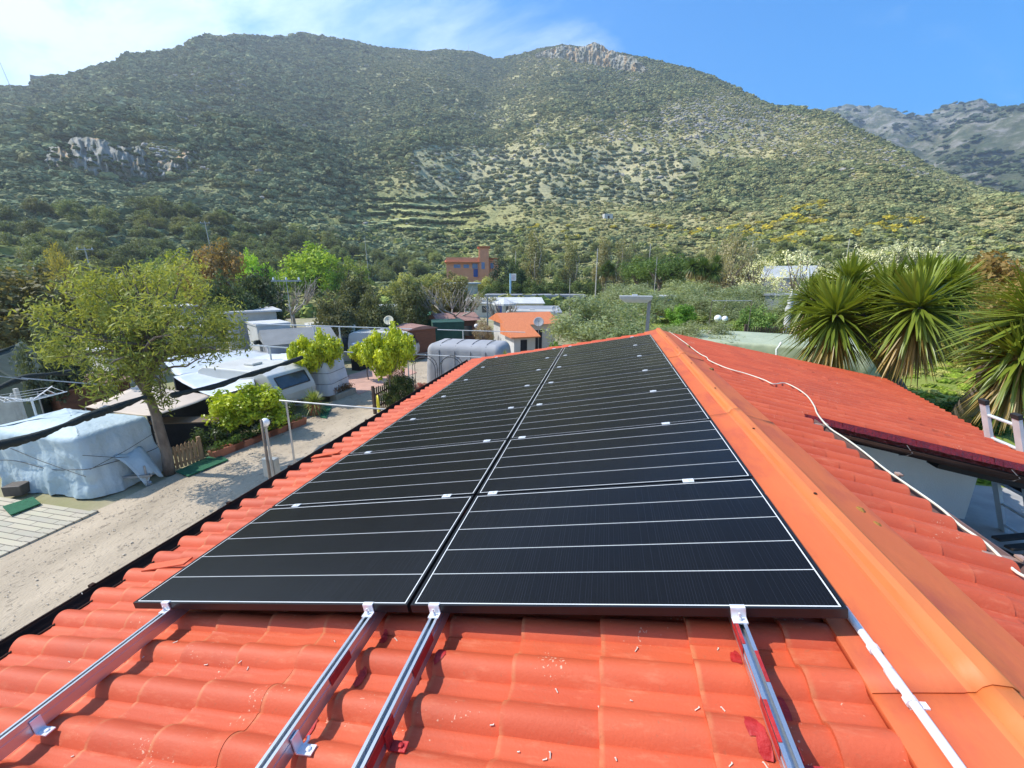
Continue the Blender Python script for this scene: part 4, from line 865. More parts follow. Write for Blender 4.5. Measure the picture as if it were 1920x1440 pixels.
OL, DG, GG, LG, BR, YG = (.14, .165, .075), (.035, .055, .02), (.075, .085, .042), (.24, .36, .03), (.14, .10, .042), (.20, .21, .05)
TREES = [
 ('round_b', 'broad olive-brown tree at the left edge of the photo', 38, 20, 490, 260, (.115, .105, .045)),
 ('round_a', 'olive-brown tree just right of the one at the left edge', 42, 150, 500, 200, (.10, .10, .042)),
 ('loose', 'small golden-leaved tree rising above the olive-brown trees on the left', 60, 118, 450, 62, (.26, .23, .055)),
 ('round_a', 'grey-green tree in front of the utility pole with crossarm', 36, 232, 482, 150, (.085, .10, .05)),
 ('poplar', 'yellow-green upright tree beside the russet weeping tree', 56, 342, 443, 150, (.22, .25, .04)),
 ('loose', 'pale green tree left of the yellow-green upright tree', 52, 300, 478, 90, (.15, .19, .05)),
 ('round_b', 'russet-brown weeping tree beside the yellow-green upright tree', 54, 404, 446, 118, (.165, .115, .045)),
 ('round_a', 'dark glossy tree below the russet-brown tree', 33, 425, 500, 130, (.055, .075, .032)),
 ('round_b', 'dark glossy tree right of the russet tree with pale pruned neighbour', 36, 482, 496, 105, (.045, .062, .028)),
 ('round_a', 'fresh lime-green tree nearer to the russet tree', 78, 482, 462, 82, (.26, .40, .035)),
 ('round_b', 'largest fresh lime-green tree in front of the terraces', 80, 582, 454, 140, (.24, .33, .04)),
 ('loose', 'dull green tree beside the largest lime-green tree', 80, 655, 478, 90, (.17, .22, .05)),
 ('round_a', 'bushy dark olive tree right of the bare pruned tree on the left', 31, 622, 538, 104, (.095, .095, .042)),
 ('round_b', 'dark tree behind the bushy olive tree in the middle of the camp', 40, 668, 508, 96, (.075, .082, .036)),
 ('round_a', 'round dark olive tree on a slim trunk left of the satellite dish', 32, 704, 530, 96, (.085, .092, .04)),
 ('round_b', 'olive tree between the round dark tree and the second pruned tree', 37, 768, 522, 100, (.09, .098, .042)),
 ('round_a', 'brown-olive tree behind the second pruned tree', 42, 838, 505, 130, (.115, .108, .045)),
 ('loose', 'dusty olive tree under the orange tower house', 60, 900, 548, 80, (.13, .13, .05)),
 ('poplar', 'tallest pale poplar behind the dark cypress', 82, 1003, 412, 130, (.23, .22, .10)),
 ('poplar', 'pale poplar standing second from the cypress', 84, 1068, 432, 110, (.21, .21, .09)),
 ('poplar', 'pale poplar beside the tall lamp mast', 82, 1128, 424, 100, (.24, .22, .11)),
 ('poplar', 'pale poplar right of the tall lamp mast', 82, 1166, 428, 100, (.22, .21, .10)),
 ('cypress', 'dark cypress beside the orange tower house', 78, 940, 462, 120, (.035, .05, .03)),
 ('round_a', 'dark tree right of the cypress', 76, 968, 476, 48, (.05, .075, .028)),
 ('umbrella', 'wide dark umbrella pine behind the yuccas in the middle distance', 62, 1238, 470, 150, (.06, .095, .022)),
 ('umbrella', 'smaller umbrella pine behind the wide one', 70, 1195, 482, 90, (.065, .10, .025)),
 ('loose', 'pale leaning leafless-looking tree right of the umbrella pine', 66, 1368, 430, 105, (.29, .26, .15)),
 ('loose', 'straw-coloured tree left of the pale leaning tree', 70, 1330, 452, 70, (.26, .24, .12)),
 ('olive_a', 'big silver olive tree behind the far end of the panels', 24.5, 1130, 540, 215, (.215, .25, .13)),
 ('olive_b', 'silver olive tree beside the blue booth', 34, 1190, 530, 120, (.21, .24, .13)),
 ('olive_a', 'silver olive tree right of the blue booth', 30, 1345, 530, 150, (.20, .23, .125)),
 ('olive_b', 'silver olive tree above the two white globe lamps', 36, 1420, 528, 140, (.21, .24, .13)),
 ('olive_a', 'silver olive tree next to the big yucca', 26, 1480, 545, 120, (.20, .23, .12)),
 ('olive_b', 'low twisted olive just beyond the far roof edge', 16.5, 1330, 600, 150, (.21, .23, .125)),
 ('olive_a', 'twisted olive at the corner of the green pool cover', 17.5, 1265, 605, 85, (.20, .23, .12)),
 ('shrub_a', 'bright green citrus bush in front of the blue booth', 23, 1283, 557, 74, (.09, .17, .022)),
 ('shrub_a', 'light green shrub right of the white globe lamps', 21, 1430, 556, 80, (.12, .18, .05)),
 ('blossom', 'white-blossomed almond tree right of the straw-coloured trees', 48, 1420, 468, 110, (.62, .58, .36)),
 ('blossom', 'white-blossomed almond tree above the grey greenhouse', 54, 1500, 452, 130, (.66, .63, .42)),
 ('blossom', 'white-blossomed almond tree behind the tallest yucca head', 48, 1600, 446, 130, (.64, .60, .40)),
 ('blossom', 'white-blossomed almond at the right end of the blossoming row', 44, 1690, 436, 130, (.58, .55, .38)),
 ('shrub_a', 'large rust-brown shrub at the right edge', 26, 1860, 432, 190, (.19, .12, .035)),
 ('shrub_a', 'rust-and-olive shrub left of the large rust-brown shrub', 30, 1765, 470, 170, (.17, .135, .04)),
 ('shrub_a', 'olive shrub below the rust-brown shrubs by the yuccas', 22, 1830, 500, 150, (.16, .15, .04)),
 ('shrub_a', 'rust shrub at the far right behind the second yucca', 20, 1950, 455, 200, (.18, .13, .04)),
 ('shrub_a', 'low bush with dark leaves on the lawn under the ladder top', 12.5, 1890, 742, 120, (.06, .11, .025)),
 ('shrub_a', 'small bright bush on the lawn behind the house corner', 10.5, 1848, 925, 62, (.09, .16, .03)),
 ('shrub_a', 'small citrus with yellow tips beside the far left panel corner', 15.5, 948, 628, 34, (.22, .24, .035)),
 ('shrub_a', 'green bush between the citrus and the big olive', 17, 1040, 612, 90, (.09, .14, .03)),
 ('round_b', 'dark grey-green tree at the left edge behind the golden tree', 22, 62, 572, 110, (.06, .075, .045)),
 ('shrub_a', 'clipped bush with a white globe lamp among the camp sheds', 34, 935, 610, 44, (.09, .10, .04)),
 ('loose', 'pinkish bare shrub behind the grey covered caravan', 32, 905, 596, 50, (.22, .17, .11)),
]
for k, lab, dist, bx, top, w, tint in TREES:
    tint = tuple(c*(1.35 if max(tint) < .2 else 1.05) for c in tint)
    plant_px(k, {'cypress': 'cypress', 'poplar': 'poplar', 'umbrella': 'umbrella_pine', 'olive_a': 'olive_tree', 'olive_b': 'olive_tree', 'shrub_a': 'shrub', 'blossom': 'almond_tree'}.get(k, 'leafy_tree'), lab,
             {'shrub_a': 'shrub'}.get(k, 'tree'), dist, bx, top, w, tint)
for k, lab, dist, bx, top, w, tint in [
 ('olive_b', 'silver olive tree filling the gap behind the street lamp', 29, 1235, 545, 110, (.20, .24, .125)), ('olive_a', 'silver olive tree left of the blue booth', 38, 1180, 528, 120, (.22, .25, .13)), ('olive_b', 'silver olive tree between the globe lamps and the light green shrub', 24, 1385, 552, 110, (.20, .23, .12)),
 ('olive_a', 'pale olive tree at the back of the garden bank', 44, 1300, 520, 140, (.23, .26, .13)), ('shrub_a', 'yellow-green garden shrub behind the green pool cover', 22, 1400, 588, 110, (.17, .22, .06)), ('shrub_a', 'pale green shrub beside the white garden pillar', 25, 1505, 560, 100, (.19, .24, .10)),
 ('shrub_a', 'grey-green low shrub under the big silver olive', 19, 1190, 600, 110, (.17, .21, .10)), ('round_b', 'yellowish tree behind the greenhouse roof', 70, 1440, 470, 100, (.20, .22, .07)), ('shrub_a', 'bushy green shrub seen between the two big yuccas', 24, 1790, 560, 150, (.14, .18, .05))]:
    plant_px(k, {'olive_a': 'olive_tree', 'olive_b': 'olive_tree', 'shrub_a': 'shrub'}.get(k, 'leafy_tree'), lab, {'shrub_a': 'shrub'}.get(k, 'tree'), dist, bx, top, w, tint)
for lab, bx, d, top, w in (('tall yellow-green reeds before the left half of the orange tower house', 858, 84, 505, 60), ('tall yellow-green reeds right below the tower of the orange house', 912, 84, 507, 50), ('yellow-green reed clump left of the orange tower house', 815, 82, 500, 60), ('yellow-green reed clump further left in front of the terraces', 760, 80, 498, 70)):
    plant_px('shrub_a', 'reed_clump', lab, 'reeds', d, bx, top, w*1.2, (.30, .31, .10))
# clipped hedge of dark trees in front of the white building, one row
for i, (bx, top, w) in enumerate(((925, 520, 46), (958, 522, 44), (1000, 517, 50), (1040, 520, 48), (1078, 519, 50), (1112, 524, 44), (1150, 530, 40))):
    plant_px('round_b' if i % 2 else 'round_a', 'hedge_tree', 'dark green clipped tree in the row behind the long white building', 'tree', 74, bx, top, w*1.25, (.095, .13, .04), group='row of dark trees behind the white building')
# wild trees along the foot of the hill, alike from here: individuals sharing meshes
rg = np.random.default_rng(5); cnt = 0
HK = ['round_a', 'round_b', 'shrub_a', 'round_b', 'loose']
cand = []
for _ in range(4000):
    a = rg.uniform(-64, 44); r = rg.uniform(84, 205); X = CAM[0]+r*math.sin(math.radians(a)); Y = CAM[1]+r*math.cos(math.radians(a)); cand.append((r, a, X, Y))
cand = np.array(cand); zc = hill(cand[:, 2], cand[:, 3]); fc = fields(cand[:, 2], cand[:, 3], zc); occ = []
for i in np.argsort(cand[:, 0]):
    if cnt >= 250: break
    if zc[i] < .6 or rg.random() > fc[6][i]*.8+.25*(fc[4][i])+.1: continue
    if fc[0][i] < -100 or fc[0][i] > 2000: continue
    if any((cand[i, 2]-q[0])**2+(cand[i, 3]-q[1])**2 < 30 for q in occ): continue
    if 630 < fc[0][i] < 930 and rg.random() < .7: continue
    occ.append((cand[i, 2], cand[i, 3])); lf = fc[4][i]; hgt = rg.uniform(3.0, 5.2)+1.8*lf; k = HK[int(rg.integers(0, 5))]
    base = np.array([.105, .13, .05]) if lf > .5 else np.array([.165, .19, .07])
    base = base*rg.uniform(.7, 1.45)+np.array([.03, .012, 0])*rg.random()*(rg.random() > .6)
    plant(k, 'hillside_tree', 'dark green wild tree in the belt along the foot of the hill', 'tree', (cand[i, 2], cand[i, 3], zc[i]-.15), hgt, hgt*rg.uniform(1.0, 1.5), tuple(base), group='wild trees along the foot of the hill'); cnt += 1
# reeds and rough growth at the foot of the hill and under the house on the slope
rg = np.random.default_rng(9); n = 1500
a = rg.uniform(-62, 42, n); r = rg.uniform(66, 108, n); X = CAM[0]+r*np.sin(np.radians(a)); Y = CAM[1]+r*np.cos(np.radians(a))
tint = np.array([[.26, .27, .085], [.18, .21, .07], [.32, .31, .12], [.20, .24, .06]])[rg.integers(0, 4, n)]*rg.uniform(.7, 1.25, (n, 1))
scatter('rough_growth', np.stack([X, Y, np.maximum(hill(X, Y), gz(X, Y))-.1], -1), tint, rg.uniform(1.0, 2.5, n), rg.integers(0, 12, n), BUSH, 'yellowish reeds and brambles between the camp and the hill', .9)

# ------------------------------------------------------------------ the golden tree by the lane
rg = np.random.default_rng(21)
GB = G(318, 890); gt = thing('golden_tree', 'tall golden-green feathery tree with a leaning trunk beside the pale blue covered caravan', 'tree', GB)
def rel(px, py, dist, o): return P(px, py, dist)-np.array(o)
GL = [(165, 562, 55, 34, 15.6), (160, 525, 30, 22, 15.2), (215, 545, 60, 34, 15.8), (255, 520, 30, 26, 16.2), (335, 520, 55, 26, 15.6), (350, 545, 60, 30, 16.2), (250, 590, 95, 48, 14.6), (160, 620, 66, 46, 14.9), (380, 590, 66, 38, 15.8), (425, 605, 40, 30, 15.2), (300, 645, 90, 48, 14.4), (205, 675, 74, 44, 14.2), (180, 725, 50, 26, 14.4), (290, 700, 40, 36, 14.0), (300, 745, 16, 24, 14.7), (390, 650, 52, 34, 15.0), (78, 582, 26, 10, 15.2), (440, 640, 34, 24, 15.6), (100, 655, 44, 22, 15.0), (250, 640, 80, 55, 15.8), (330, 600, 60, 45, 15.2)]
cl = []
for (px, py, rx, ry, ds) in GL:
    for _ in range(int(4+rx*ry/190)):
        d = rg.normal(0, 1, 3); d /= np.linalg.norm(d); k = rg.uniform(.35, 1)
        p = rel(px+d[0]*rx*k, py+d[1]*ry*k, ds+d[2]*rx*k*.017, GB); cl.append((*p, rg.uniform(.16, .36)))
cl = np.array(cl); V, Fq, lv = leafcloud(13500, cl, .16, rg, 1.28, .24, .25, droop=.25)
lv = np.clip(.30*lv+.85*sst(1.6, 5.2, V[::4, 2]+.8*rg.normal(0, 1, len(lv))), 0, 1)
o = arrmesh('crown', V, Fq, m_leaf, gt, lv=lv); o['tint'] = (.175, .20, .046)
mb = MB(); top = rel(275, 735, 14.9, GB); limb(mb, (0, 0, -.05), top, .145, .10, rg, .03, 8, 9)
hub = [rel(262, 680, 14.8, GB), rel(300, 665, 15.1, GB), rel(240, 690, 15.2, GB)]
for h in hub: limb(mb, top, h, .10, .075, rg, .06, 5, 7)
for i, q in enumerate(rg.choice(len(cl), 60, replace=False)): limb(mb, hub[i % 3], cl[q, :3], .055, .010, rg, .13, 7, 5)
for (px, py, ds) in ((228, 505, 15.8), (205, 535, 15.6), (345, 500, 15.6), (300, 520, 15.9), (250, 515, 16)): limb(mb, hub[1], rel(px, py, ds, GB), .05, .010, rg, .07, 8, 5)
o = mb.build('trunk', m_bark, gt, smooth=True)

# ------------------------------------------------------------------ bright little trees along the lane
def tree_at(k, name, label, base, cx, top, wpx, tint, cat='tree', group=None):
    w = wpx*np.dot(base-CAM, RM[2])/F; return plant(k, name, label, cat, base, HZ(base, cx, top)-base[2], w, tint, group=group, rz=.6)
LIME = (.36, .40, .022)
tree_at('bonnet', 'lime_tree', 'small bright lime-green tree in front of the white tarpaulin caravan', G(603, 752), 590, 617, 86, LIME)
tree_at('bonnet', 'lime_tree', 'larger bright lime-green tree above the yellow hose', G(737, 768), 722, 606, 92, LIME)
tree_at('bonnet', 'lime_tree', 'bright lime-green tree on a post-like trunk at the edge of the pink patio', G(692, 714), 684, 634, 58, LIME)
tree_at('lime_bush', 'lime_bush', 'bright lime-green bush overhanging the planter boxes on the lane', G(472, 822), 468, 712, 128, (.32, .38, .025), 'bush')
hb_ = thing('hedge', 'dark clipped hedge between the picket gate and the terracotta planters', 'hedge', G(470, 835))
rg = np.random.default_rng(31); A_, B_ = G(388, 862), G(562, 795); cl = []
for _ in range(90):
    t = rg.random(); p = A_+(B_-A_)*t+np.array([-.35*rg.random()-.2, 0, rg.uniform(.1, .85)])-np.array(hb_.location); cl.append((*p, rg.uniform(.16, .28)))
V, Fq, lv = leafcloud(9000, np.array(cl), .085, rg); o = arrmesh('foliage', V, Fq, m_leafw, hb_, lv=lv); o['tint'] = (.055, .085, .018)
mb = MB()
for t in np.linspace(.05, .95, 9): p = A_+(B_-A_)*t-np.array(hb_.location); mb.tube([p+np.array([-.35, 0, 0]), p+np.array([-.33, .05, .6])], .02, 5)
mb.build('stem', m_bark, hb_)
m_terra = pm('terracotta', (.42, .15, .075), (.33, .12, .065), 5, .85, .2, 40)
for i, t in enumerate((.14, .32, .50, .68, .86)):
    p = A_+(B_-A_)*t+np.array([.22, 0, 0]); d = (B_-A_)/np.linalg.norm(B_-A_)
    rt = thing('planter_box', ['terracotta planter box nearest the picket gate', 'second terracotta planter box from the picket gate', 'middle terracotta planter box under the lime-green bush', 'terracotta planter box with red flowers behind the globe lamp', 'terracotta planter box nearest the potted spiky plant'][i], 'planter', p, math.atan2(d[1], d[0]), 'terracotta planters along the lane')
    mb = MB(); mb.add([(sx*l/2, sy*w/2, z) for (l, w, z) in ((.92, .24, 0), (1.02, .30, .26), (1.02, .30, .30), (.96, .25, .30), (.94, .23, .24)) for sx, sy in ((-1, -1), (1, -1), (1, 1), (-1, 1))],
                    [(3, 2, 1, 0)]+[(4*k+j, 4*k+(j+1) % 4, 4*k+4+(j+1) % 4, 4*k+4+j) for k in range(4) for j in range(4)]+[(16, 17, 18, 19)])
    mb.build('box', m_terra, rt)
    V, Fq, lv = leafcloud(360, [(x, 0, .40, .17) for x in np.linspace(-.4, .4, 6)], .07, rg); o = arrmesh('plants', V, Fq, m_leaf, rt, lv=lv); o['tint'] = (.07, .12, .025)
    if i == 3:
        V, Fq, lv = leafcloud(200, [(x, .06, .46, .15) for x in np.linspace(-.4, .4, 5)], .05, rg); o = arrmesh('flowers', V, Fq, m_leaf, rt, lv=lv); o['tint'] = (.42, .02, .03)

rg = np.random.default_rng(44); n = 9000; X = rg.uniform(-13.0, -4.6, n); Y = rg.uniform(-4, 26, n)
scatter('lane_stones', np.stack([X, Y, .03+.05*fbm(X*.8, Y*.5, 4, 8)+.03*fbm(X*3, Y*3, 2, 5)], -1), np.ones((n, 3)), rg.uniform(.006, .017, n)*np.where(rg.random(n) < .04, 1.8, 1), rg.integers(0, 4, n), ROCK2, 'loose pale stones strewn over the gravel lane', .7, 5)
n = 9000; X = rg.uniform(2.5, 24, n); Y = rg.uniform(5.6, 34, n); kp = fbm(X/1.6, Y/1.6, 3, 12) > .44; X, Y = X[kp], Y[kp]; n = len(X)
scatter('lawn_tufts', np.stack([X, Y, gz(X, Y)+.04], -1), np.array([[.22, .30, .04], [.16, .24, .03], [.36, .36, .10]])[rg.integers(0, 3, n)]*rg.uniform(.8, 1.25, (n, 1)), rg.uniform(.05, .14, n), rg.integers(0, 12, n), BUSH, 'uneven tufts of grass and weeds on the garden lawn', .8, 6)
# ------------------------------------------------------------------ yuccas
def rosette(seed, n=300, wd=.030, lo=-1.05, dead=False):
    rg = np.random.default_rng(seed); Vs = []; lv = []; Fs = []
    for i in range(n):
        el = rg.uniform(lo, 1.45) if not dead else rg.uniform(-1.45, -.75); az = i*2.39996+rg.normal(0, .2)
        L_ = rg.uniform(.78, 1.06)*(.8 if el > 1.1 else 1)*(.85 if dead else 1); sag = rg.uniform(.05, .42)*(1 if el < .9 else .3)
        w = wd*rg.uniform(.8, 1.2)*(.7 if dead else 1); dh = np.array([math.cos(az), math.sin(az), 0]); sd = np.array([-math.sin(az), math.cos(az), 0]); o = len(Vs)
        for k, (t, ww) in enumerate(((0.06, .55), (.3, .95), (.6, .85), (.85, .45), (1, .03))):
            p = (dh*math.cos(el)+np.array([0, 0, math.sin(el)]))*L_*t-np.array([0, 0, sag*t*t*L_]); nr = np.cross(sd, dh*math.cos(el)+np.array([0, 0, math.sin(el)]))
            Vs += [p-sd*w*ww, p-nr*w*ww*.45*(1 if nr[2] > 0 else -1), p+sd*w*ww]
        v = np.clip((el+1.1)/2.4*.6+.4*rg.random(), 0, 1)
        for k in range(4):
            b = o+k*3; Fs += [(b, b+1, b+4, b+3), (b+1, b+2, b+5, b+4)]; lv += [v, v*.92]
    return np.array(Vs), np.array(Fs), np.array(lv)
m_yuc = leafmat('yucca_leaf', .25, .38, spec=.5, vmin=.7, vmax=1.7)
RM_, DM_ = [], []
for k in range(3):
    o = arrmesh('leaf_rosette', *rosette(k)[:2], m_yuc, lv=rosette(k)[2]); COL.objects.unlink(o); RM_.append(o.data)
    o = arrmesh('dead_leaves', *rosette(k+30, 130, dead=True)[:2], m_yuc, lv=rosette(k+30, 130, dead=True)[2]); COL.objects.unlink(o); DM_.append(o.data)
def yucca(label, base, heads, hubz, tr=.2, seed=1, tint=(.15, .19, .022)):
    rg = np.random.default_rng(seed); base = np.array(base, float); root = thing('yucca_tree', label, 'yucca', base); mb = MB(); hub = np.array([0, 0, hubz])
    mid = np.mean([h[0] for h in heads], 0)-base; hub[:2] = mid[:2]*.35
    limb(mb, (0, 0, -.1), hub, tr*1.3, tr, rg, .03, 6, 9)
    for i, (c, r) in enumerate(heads):
        c = np.array(c)-base; limb(mb, hub, c, tr*.8, tr*.42, rg, .06, 6, 7)
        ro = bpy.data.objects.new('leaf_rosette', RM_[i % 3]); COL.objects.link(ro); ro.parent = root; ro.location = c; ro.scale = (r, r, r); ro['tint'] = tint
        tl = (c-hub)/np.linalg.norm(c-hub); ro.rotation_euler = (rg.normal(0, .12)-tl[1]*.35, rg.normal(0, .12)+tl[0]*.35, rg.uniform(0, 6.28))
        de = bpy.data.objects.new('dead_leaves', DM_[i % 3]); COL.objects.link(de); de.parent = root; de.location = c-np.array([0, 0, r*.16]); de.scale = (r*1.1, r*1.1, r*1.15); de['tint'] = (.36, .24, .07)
    mb.build('trunk', m_bark, root, smooth=True)
def hd(px, py, dist, r): return (P(px, py, dist), .80*r*np.dot(P(px, py, dist)-CAM, RM[2])/F)
b1 = P(1700, 740, 12.6); b1[2] = float(gz(b1[0], b1[1]))
yucca('big many-headed yucca with drooping blades beyond the wing roof', b1, [hd(1568, 592, 12.2, 128), hd(1722, 578, 11.8, 138), hd(1592, 532, 13.4, 92), hd(1665, 552, 13.2, 100), hd(1728, 538, 13.3, 108), hd(1775, 545, 13.6, 100), hd(1520, 560, 13.6, 80)], .75, .17, 3)
b2 = G(1790, 800, 2.62)
yucca('leaning yucca with a bare slanted trunk at the right edge', b2, [hd(1945, 598, 9.8, 165), hd(1915, 672, 9.6, 140), hd(1990, 560, 10.4, 150), hd(2010, 680, 10.4, 140)], 1.05, .15, 4)
b3 = P(1335, 540, 50); b3[2] = float(gz(b3[0], b3[1]))
yucca('small distant yucca at the right end of the umbrella pine', b3, [hd(1318, 500, 50, 30), hd(1338, 510, 50, 30), hd(1298, 498, 50, 26), hd(1345, 492, 51, 24)], 1.4, .12, 5, (.09, .14, .03))
b3 = P(1137, 545, 60); b3[2] = float(gz(b3[0], b3[1]))
yucca('small distant yucca beside the tall lamp mast', b3, [hd(1132, 508, 60, 20), hd(1148, 506, 60, 20), hd(1140, 498, 60, 18)], 1.5, .1, 6, (.08, .12, .03))
pot = thing('potted_plant', 'spiky pale green plant in a square terracotta pot on the lane', 'potted plant', G(592, 779), .5)
mb = MB(); mb.add([(sx*w/2, sy*w/2, z) for (w, z) in ((.34, 0), (.46, .46), (.50, .46), (.50, .53), (.43, .53), (.41, .48)) for sx, sy in ((-1, -1), (1, -1), (1, 1), (-1, 1))],
      [(3, 2, 1, 0)]+[(4*k+j, 4*k+(j+1) % 4, 4*k+4+(j+1) % 4, 4*k+4+j) for k in range(5) for j in range(4)]+[(20, 21, 22, 23)]); mb.build('pot', m_terra, pot)
ro = bpy.data.objects.new('leaf_rosette', RM_[1]); COL.objects.link(ro); ro.parent = pot; ro.location = (0, 0, .55); ro.scale = (.62, .62, .75); ro['tint'] = (.20, .25, .06)

# ------------------------------------------------------------------ bare pruned mulberries
def pruned(label, base, h, w, seed, group=None):
    rg = np.random.default_rng(seed); root = thing('pruned_tree', label, 'tree', base, group=group); mb = MB(); sh = MB(); th_ = h*.36
    limb(mb, (0, 0, -.1), (.05, 0, th_), .16, .13, rg, .04, 5, 8)
    for i in range(7):
        a = i*.9+rg.random()*.5; q = np.array([math.cos(a)*w*.26, math.sin(a)*w*.26, th_+h*rg.uniform(.12, .26)]); limb(mb, (.05, 0, th_-.05), q, .085, .06, rg, .12, 5, 6)
        for j in range(11):
            b = a+rg.normal(0, .6); e = q+np.array([math.cos(b)*w*rg.uniform(.08, .28), math.sin(b)*w*rg.uniform(.08, .28), h*rg.uniform(.18, .40)]); limb(sh, q, e, .034, .010, rg, .07, 5, 4)
    mb.build('trunk', m_pale, root, smooth=True); sh.build('shoots', m_pale, root, smooth=True)
for (bx, by, top, w, lab, sd_) in ((553, 628, 514, 118, 'bare pruned mulberry with a fan of pale shoots left of the camp centre', 1), (848, 640, 528, 140, 'bare pruned mulberry with thick pale limbs behind the brown shed', 2), (942, 632, 560, 70, 'small bare knotty tree in front of the white parasol', 3)):
    b = G(bx, by); dp = np.dot(b-CAM, RM[2]); pruned(lab, b, HZ(b, bx, top), w*dp/F, sd_)

# ------------------------------------------------------------------ caravans, covers, tents and sheds of the camp
def rrect(t, L_, W_, r):
    """point on a rounded rectangle, t in 0..1 along its outline"""
    seg = [(L_-2*r, 0), (math.pi/2*r, 1), (W_-2*r, 2), (math.pi/2*r, 3), (L_-2*r, 4), (math.pi/2*r, 5), (W_-2*r, 6), (math.pi/2*r, 7)]
    per = sum(s for s, _ in seg); d = (t % 1)*per; hx, hy = L_/2, W_/2
    for s, k in seg:
        if d <= s: break
        d -= s
    a = d/r if r else 0
    return [(-hx+r+d, -hy, 0, -1), (hx-r+r*math.sin(a), -hy+r-r*math.cos(a), math.sin(a), -math.cos(a)), (hx, -hy+r+d, 1, 0), (hx-r+r*math.cos(a), hy-r+r*math.sin(a), math.cos(a), math.sin(a)),
            (hx-r-d, hy, 0, 1), (-hx+r-r*math.sin(a), hy-r+r*math.cos(a), -math.sin(a), math.cos(a)), (-hx, hy-r-d, -1, 0), (-hx+r-r*math.cos(a), -hy+r-r*math.sin(a), -math.cos(a), -math.sin(a))][k]
def coverarr(L_, W_, H, front=0, back=0, rise=.1, wr=.03, skirt=.05, rc=.18, rt=.16, seed=0, z0=.0, nu=200):
    rows = []; ts = np.arange(nu)/nu; base = np.array([rrect(t, L_, W_, rc) for t in ts]); per = 2*(L_+W_)
    zs = [(z0+(H-rt-z0)*k, 0) for k in np.linspace(0, 1, 16)]+[(H-rt+rt*math.sin(a), rt*(1-math.cos(a))) for a in np.linspace(.25, math.pi/2, 6)]
    for z, ins in zs:
        f = 1-(z/H); fold = (fbm(ts*per*3.2, ts*0+z*.7, 3, seed)-.5)*2*wr*(.35+f)+(fbm(ts*per*1.1+9, ts*0+z*2.2, 3, seed+5)-.5)*wr*2.2
        off = skirt*f+fold-ins; x = base[:, 0]+base[:, 2]*off; y = base[:, 1]+base[:, 3]*off
        x = x-np.where(x > 0, front*(z/H)**1.3, -back*(z/H)**1.3)*np.abs(x)/(L_/2)
        rows.append(np.stack([x, y, np.full(nu, z)+(fbm(ts*per*2.5, ts*0, 2, seed+8)-.5)*.10*(z < z0+.02)], -1))
    lastx, lasty = rows[-1][:, 0], rows[-1][:, 1]
    for s in (.85, .65, .42, .2, .02):
        x, y = lastx*s, lasty*s; rows.append(np.stack([x, y, H+rise*(1-s*s)+(fbm(x*2.2+5, y*2.2, 3, seed+3)-.5)*wr*2.0], -1))
    V = np.concatenate(rows); n = len(rows); Fs = np.array([(k*nu+j, k*nu+(j+1) % nu, (k+1)*nu+(j+1) % nu, (k+1)*nu+j) for k in range(n-1) for j in range(nu)])
    return V, Fs
m_tarpb = pm('pale_blue_tarpaulin', (.45, .54, .57), (.38, .47, .50), 1.2, .6, 1.0, 9, extra=(.38, .45, .46), extra_s=1.6)
m_tarpw = pm('white_tarpaulin', (.60, .62, .64), (.52, .54, .56), 1.2, .45, .7, 7)
m_tarpg = pm('grey_cover', (.36, .36, .37), (.30, .30, .31), .9, .8, .4, 6)
m_strap = pm('dark_strap', (.06, .065, .07), None, rough=.8)
m_tyre = pm('tyre_rubber', (.015, .015, .015), None, rough=.85)
m_gal = pm('galvanised_steel', (.36, .37, .38), (.28, .29, .30), 6, .45, metal=.6)
def wheel(parent, x, y, r=.3):
    mb = MB(); mb.tube([(x, y-.09, r), (x, y-.06, r), (x, y+.06, r), (x, y+.09, r)], [r*.9, r, r, r*.9], 20); mb.tube([(x, y-.095, r), (x, y+.095, r)], r*.52, 14, 1)
    mb.build('wheel', [m_tyre, m_gal], parent)
def strapring(V, nu, row, frac_to=None): return None
A0 = G(182, 940); hA = HZ(A0, 135, 826)
cA = thing('covered_caravan', 'caravan wrapped in a pale blue tarpaulin nearest the lane', 'caravan', (A0[0]-1.72, A0[1]+.93, 0))
V, Fs = coverarr(3.35, 1.80, hA, front=.16, rise=.16, wr=.085, skirt=.05, seed=2, z0=.05); arrmesh('tarpaulin', V, Fs, m_tarpb, cA, smooth=True)
for (z, zz) in ((.48*hA, .06),):
    mb = MB(); pts = [(rrect(t, 3.42, 1.86, .2)[0]*1.012, rrect(t, 3.42, 1.86, .2)[1]*1.02, z+zz*math.sin(t*25)) for t in np.linspace(0, 1, 80)]; mb.tube(pts, .010, 5); mb.build('rope', m_strap, cA)
for (a, b) in (((1.76, -.92, .52*hA), (1.74, .90, .74*hA)), ((1.70, -.95, .75*hA), (1.77, .35, .40*hA)), ((-1.2, -.95, .78*hA), (1.6, -.95, .40*hA))):
    mb = MB(); mb.tube([a, tuple((np.array(a)+np.array(b))/2+np.array([.03, -.02, -.03])), b], .008, 5); mb.build('rope', m_strap, cA)
mb = MB(); mb.bar((1.5, -.35, .34), (2.35, 0, .34), .06); mb.bar((1.5, .35, .34), (2.35, 0, .34), .06); mb.tube([(2.2, 0, .06), (2.2, 0, .62)], .028, 7); mb.tube([(2.2, -.04, .09), (2.2, .04, .09)], .09, 12); mb.build('drawbar', m_gal, cA)
mb = MB(); Vf = []
for i in range(9):
    for j in range(9):
        u, v = i/8, j/8; Vf.append((1.62+.62*u, .05+.75*(v-.5)*(1-.35*u)+.10*u, .95-.10*u-.52*u*u-.5*abs(v-.5)*u+.05*math.sin(9*v+4*u)))
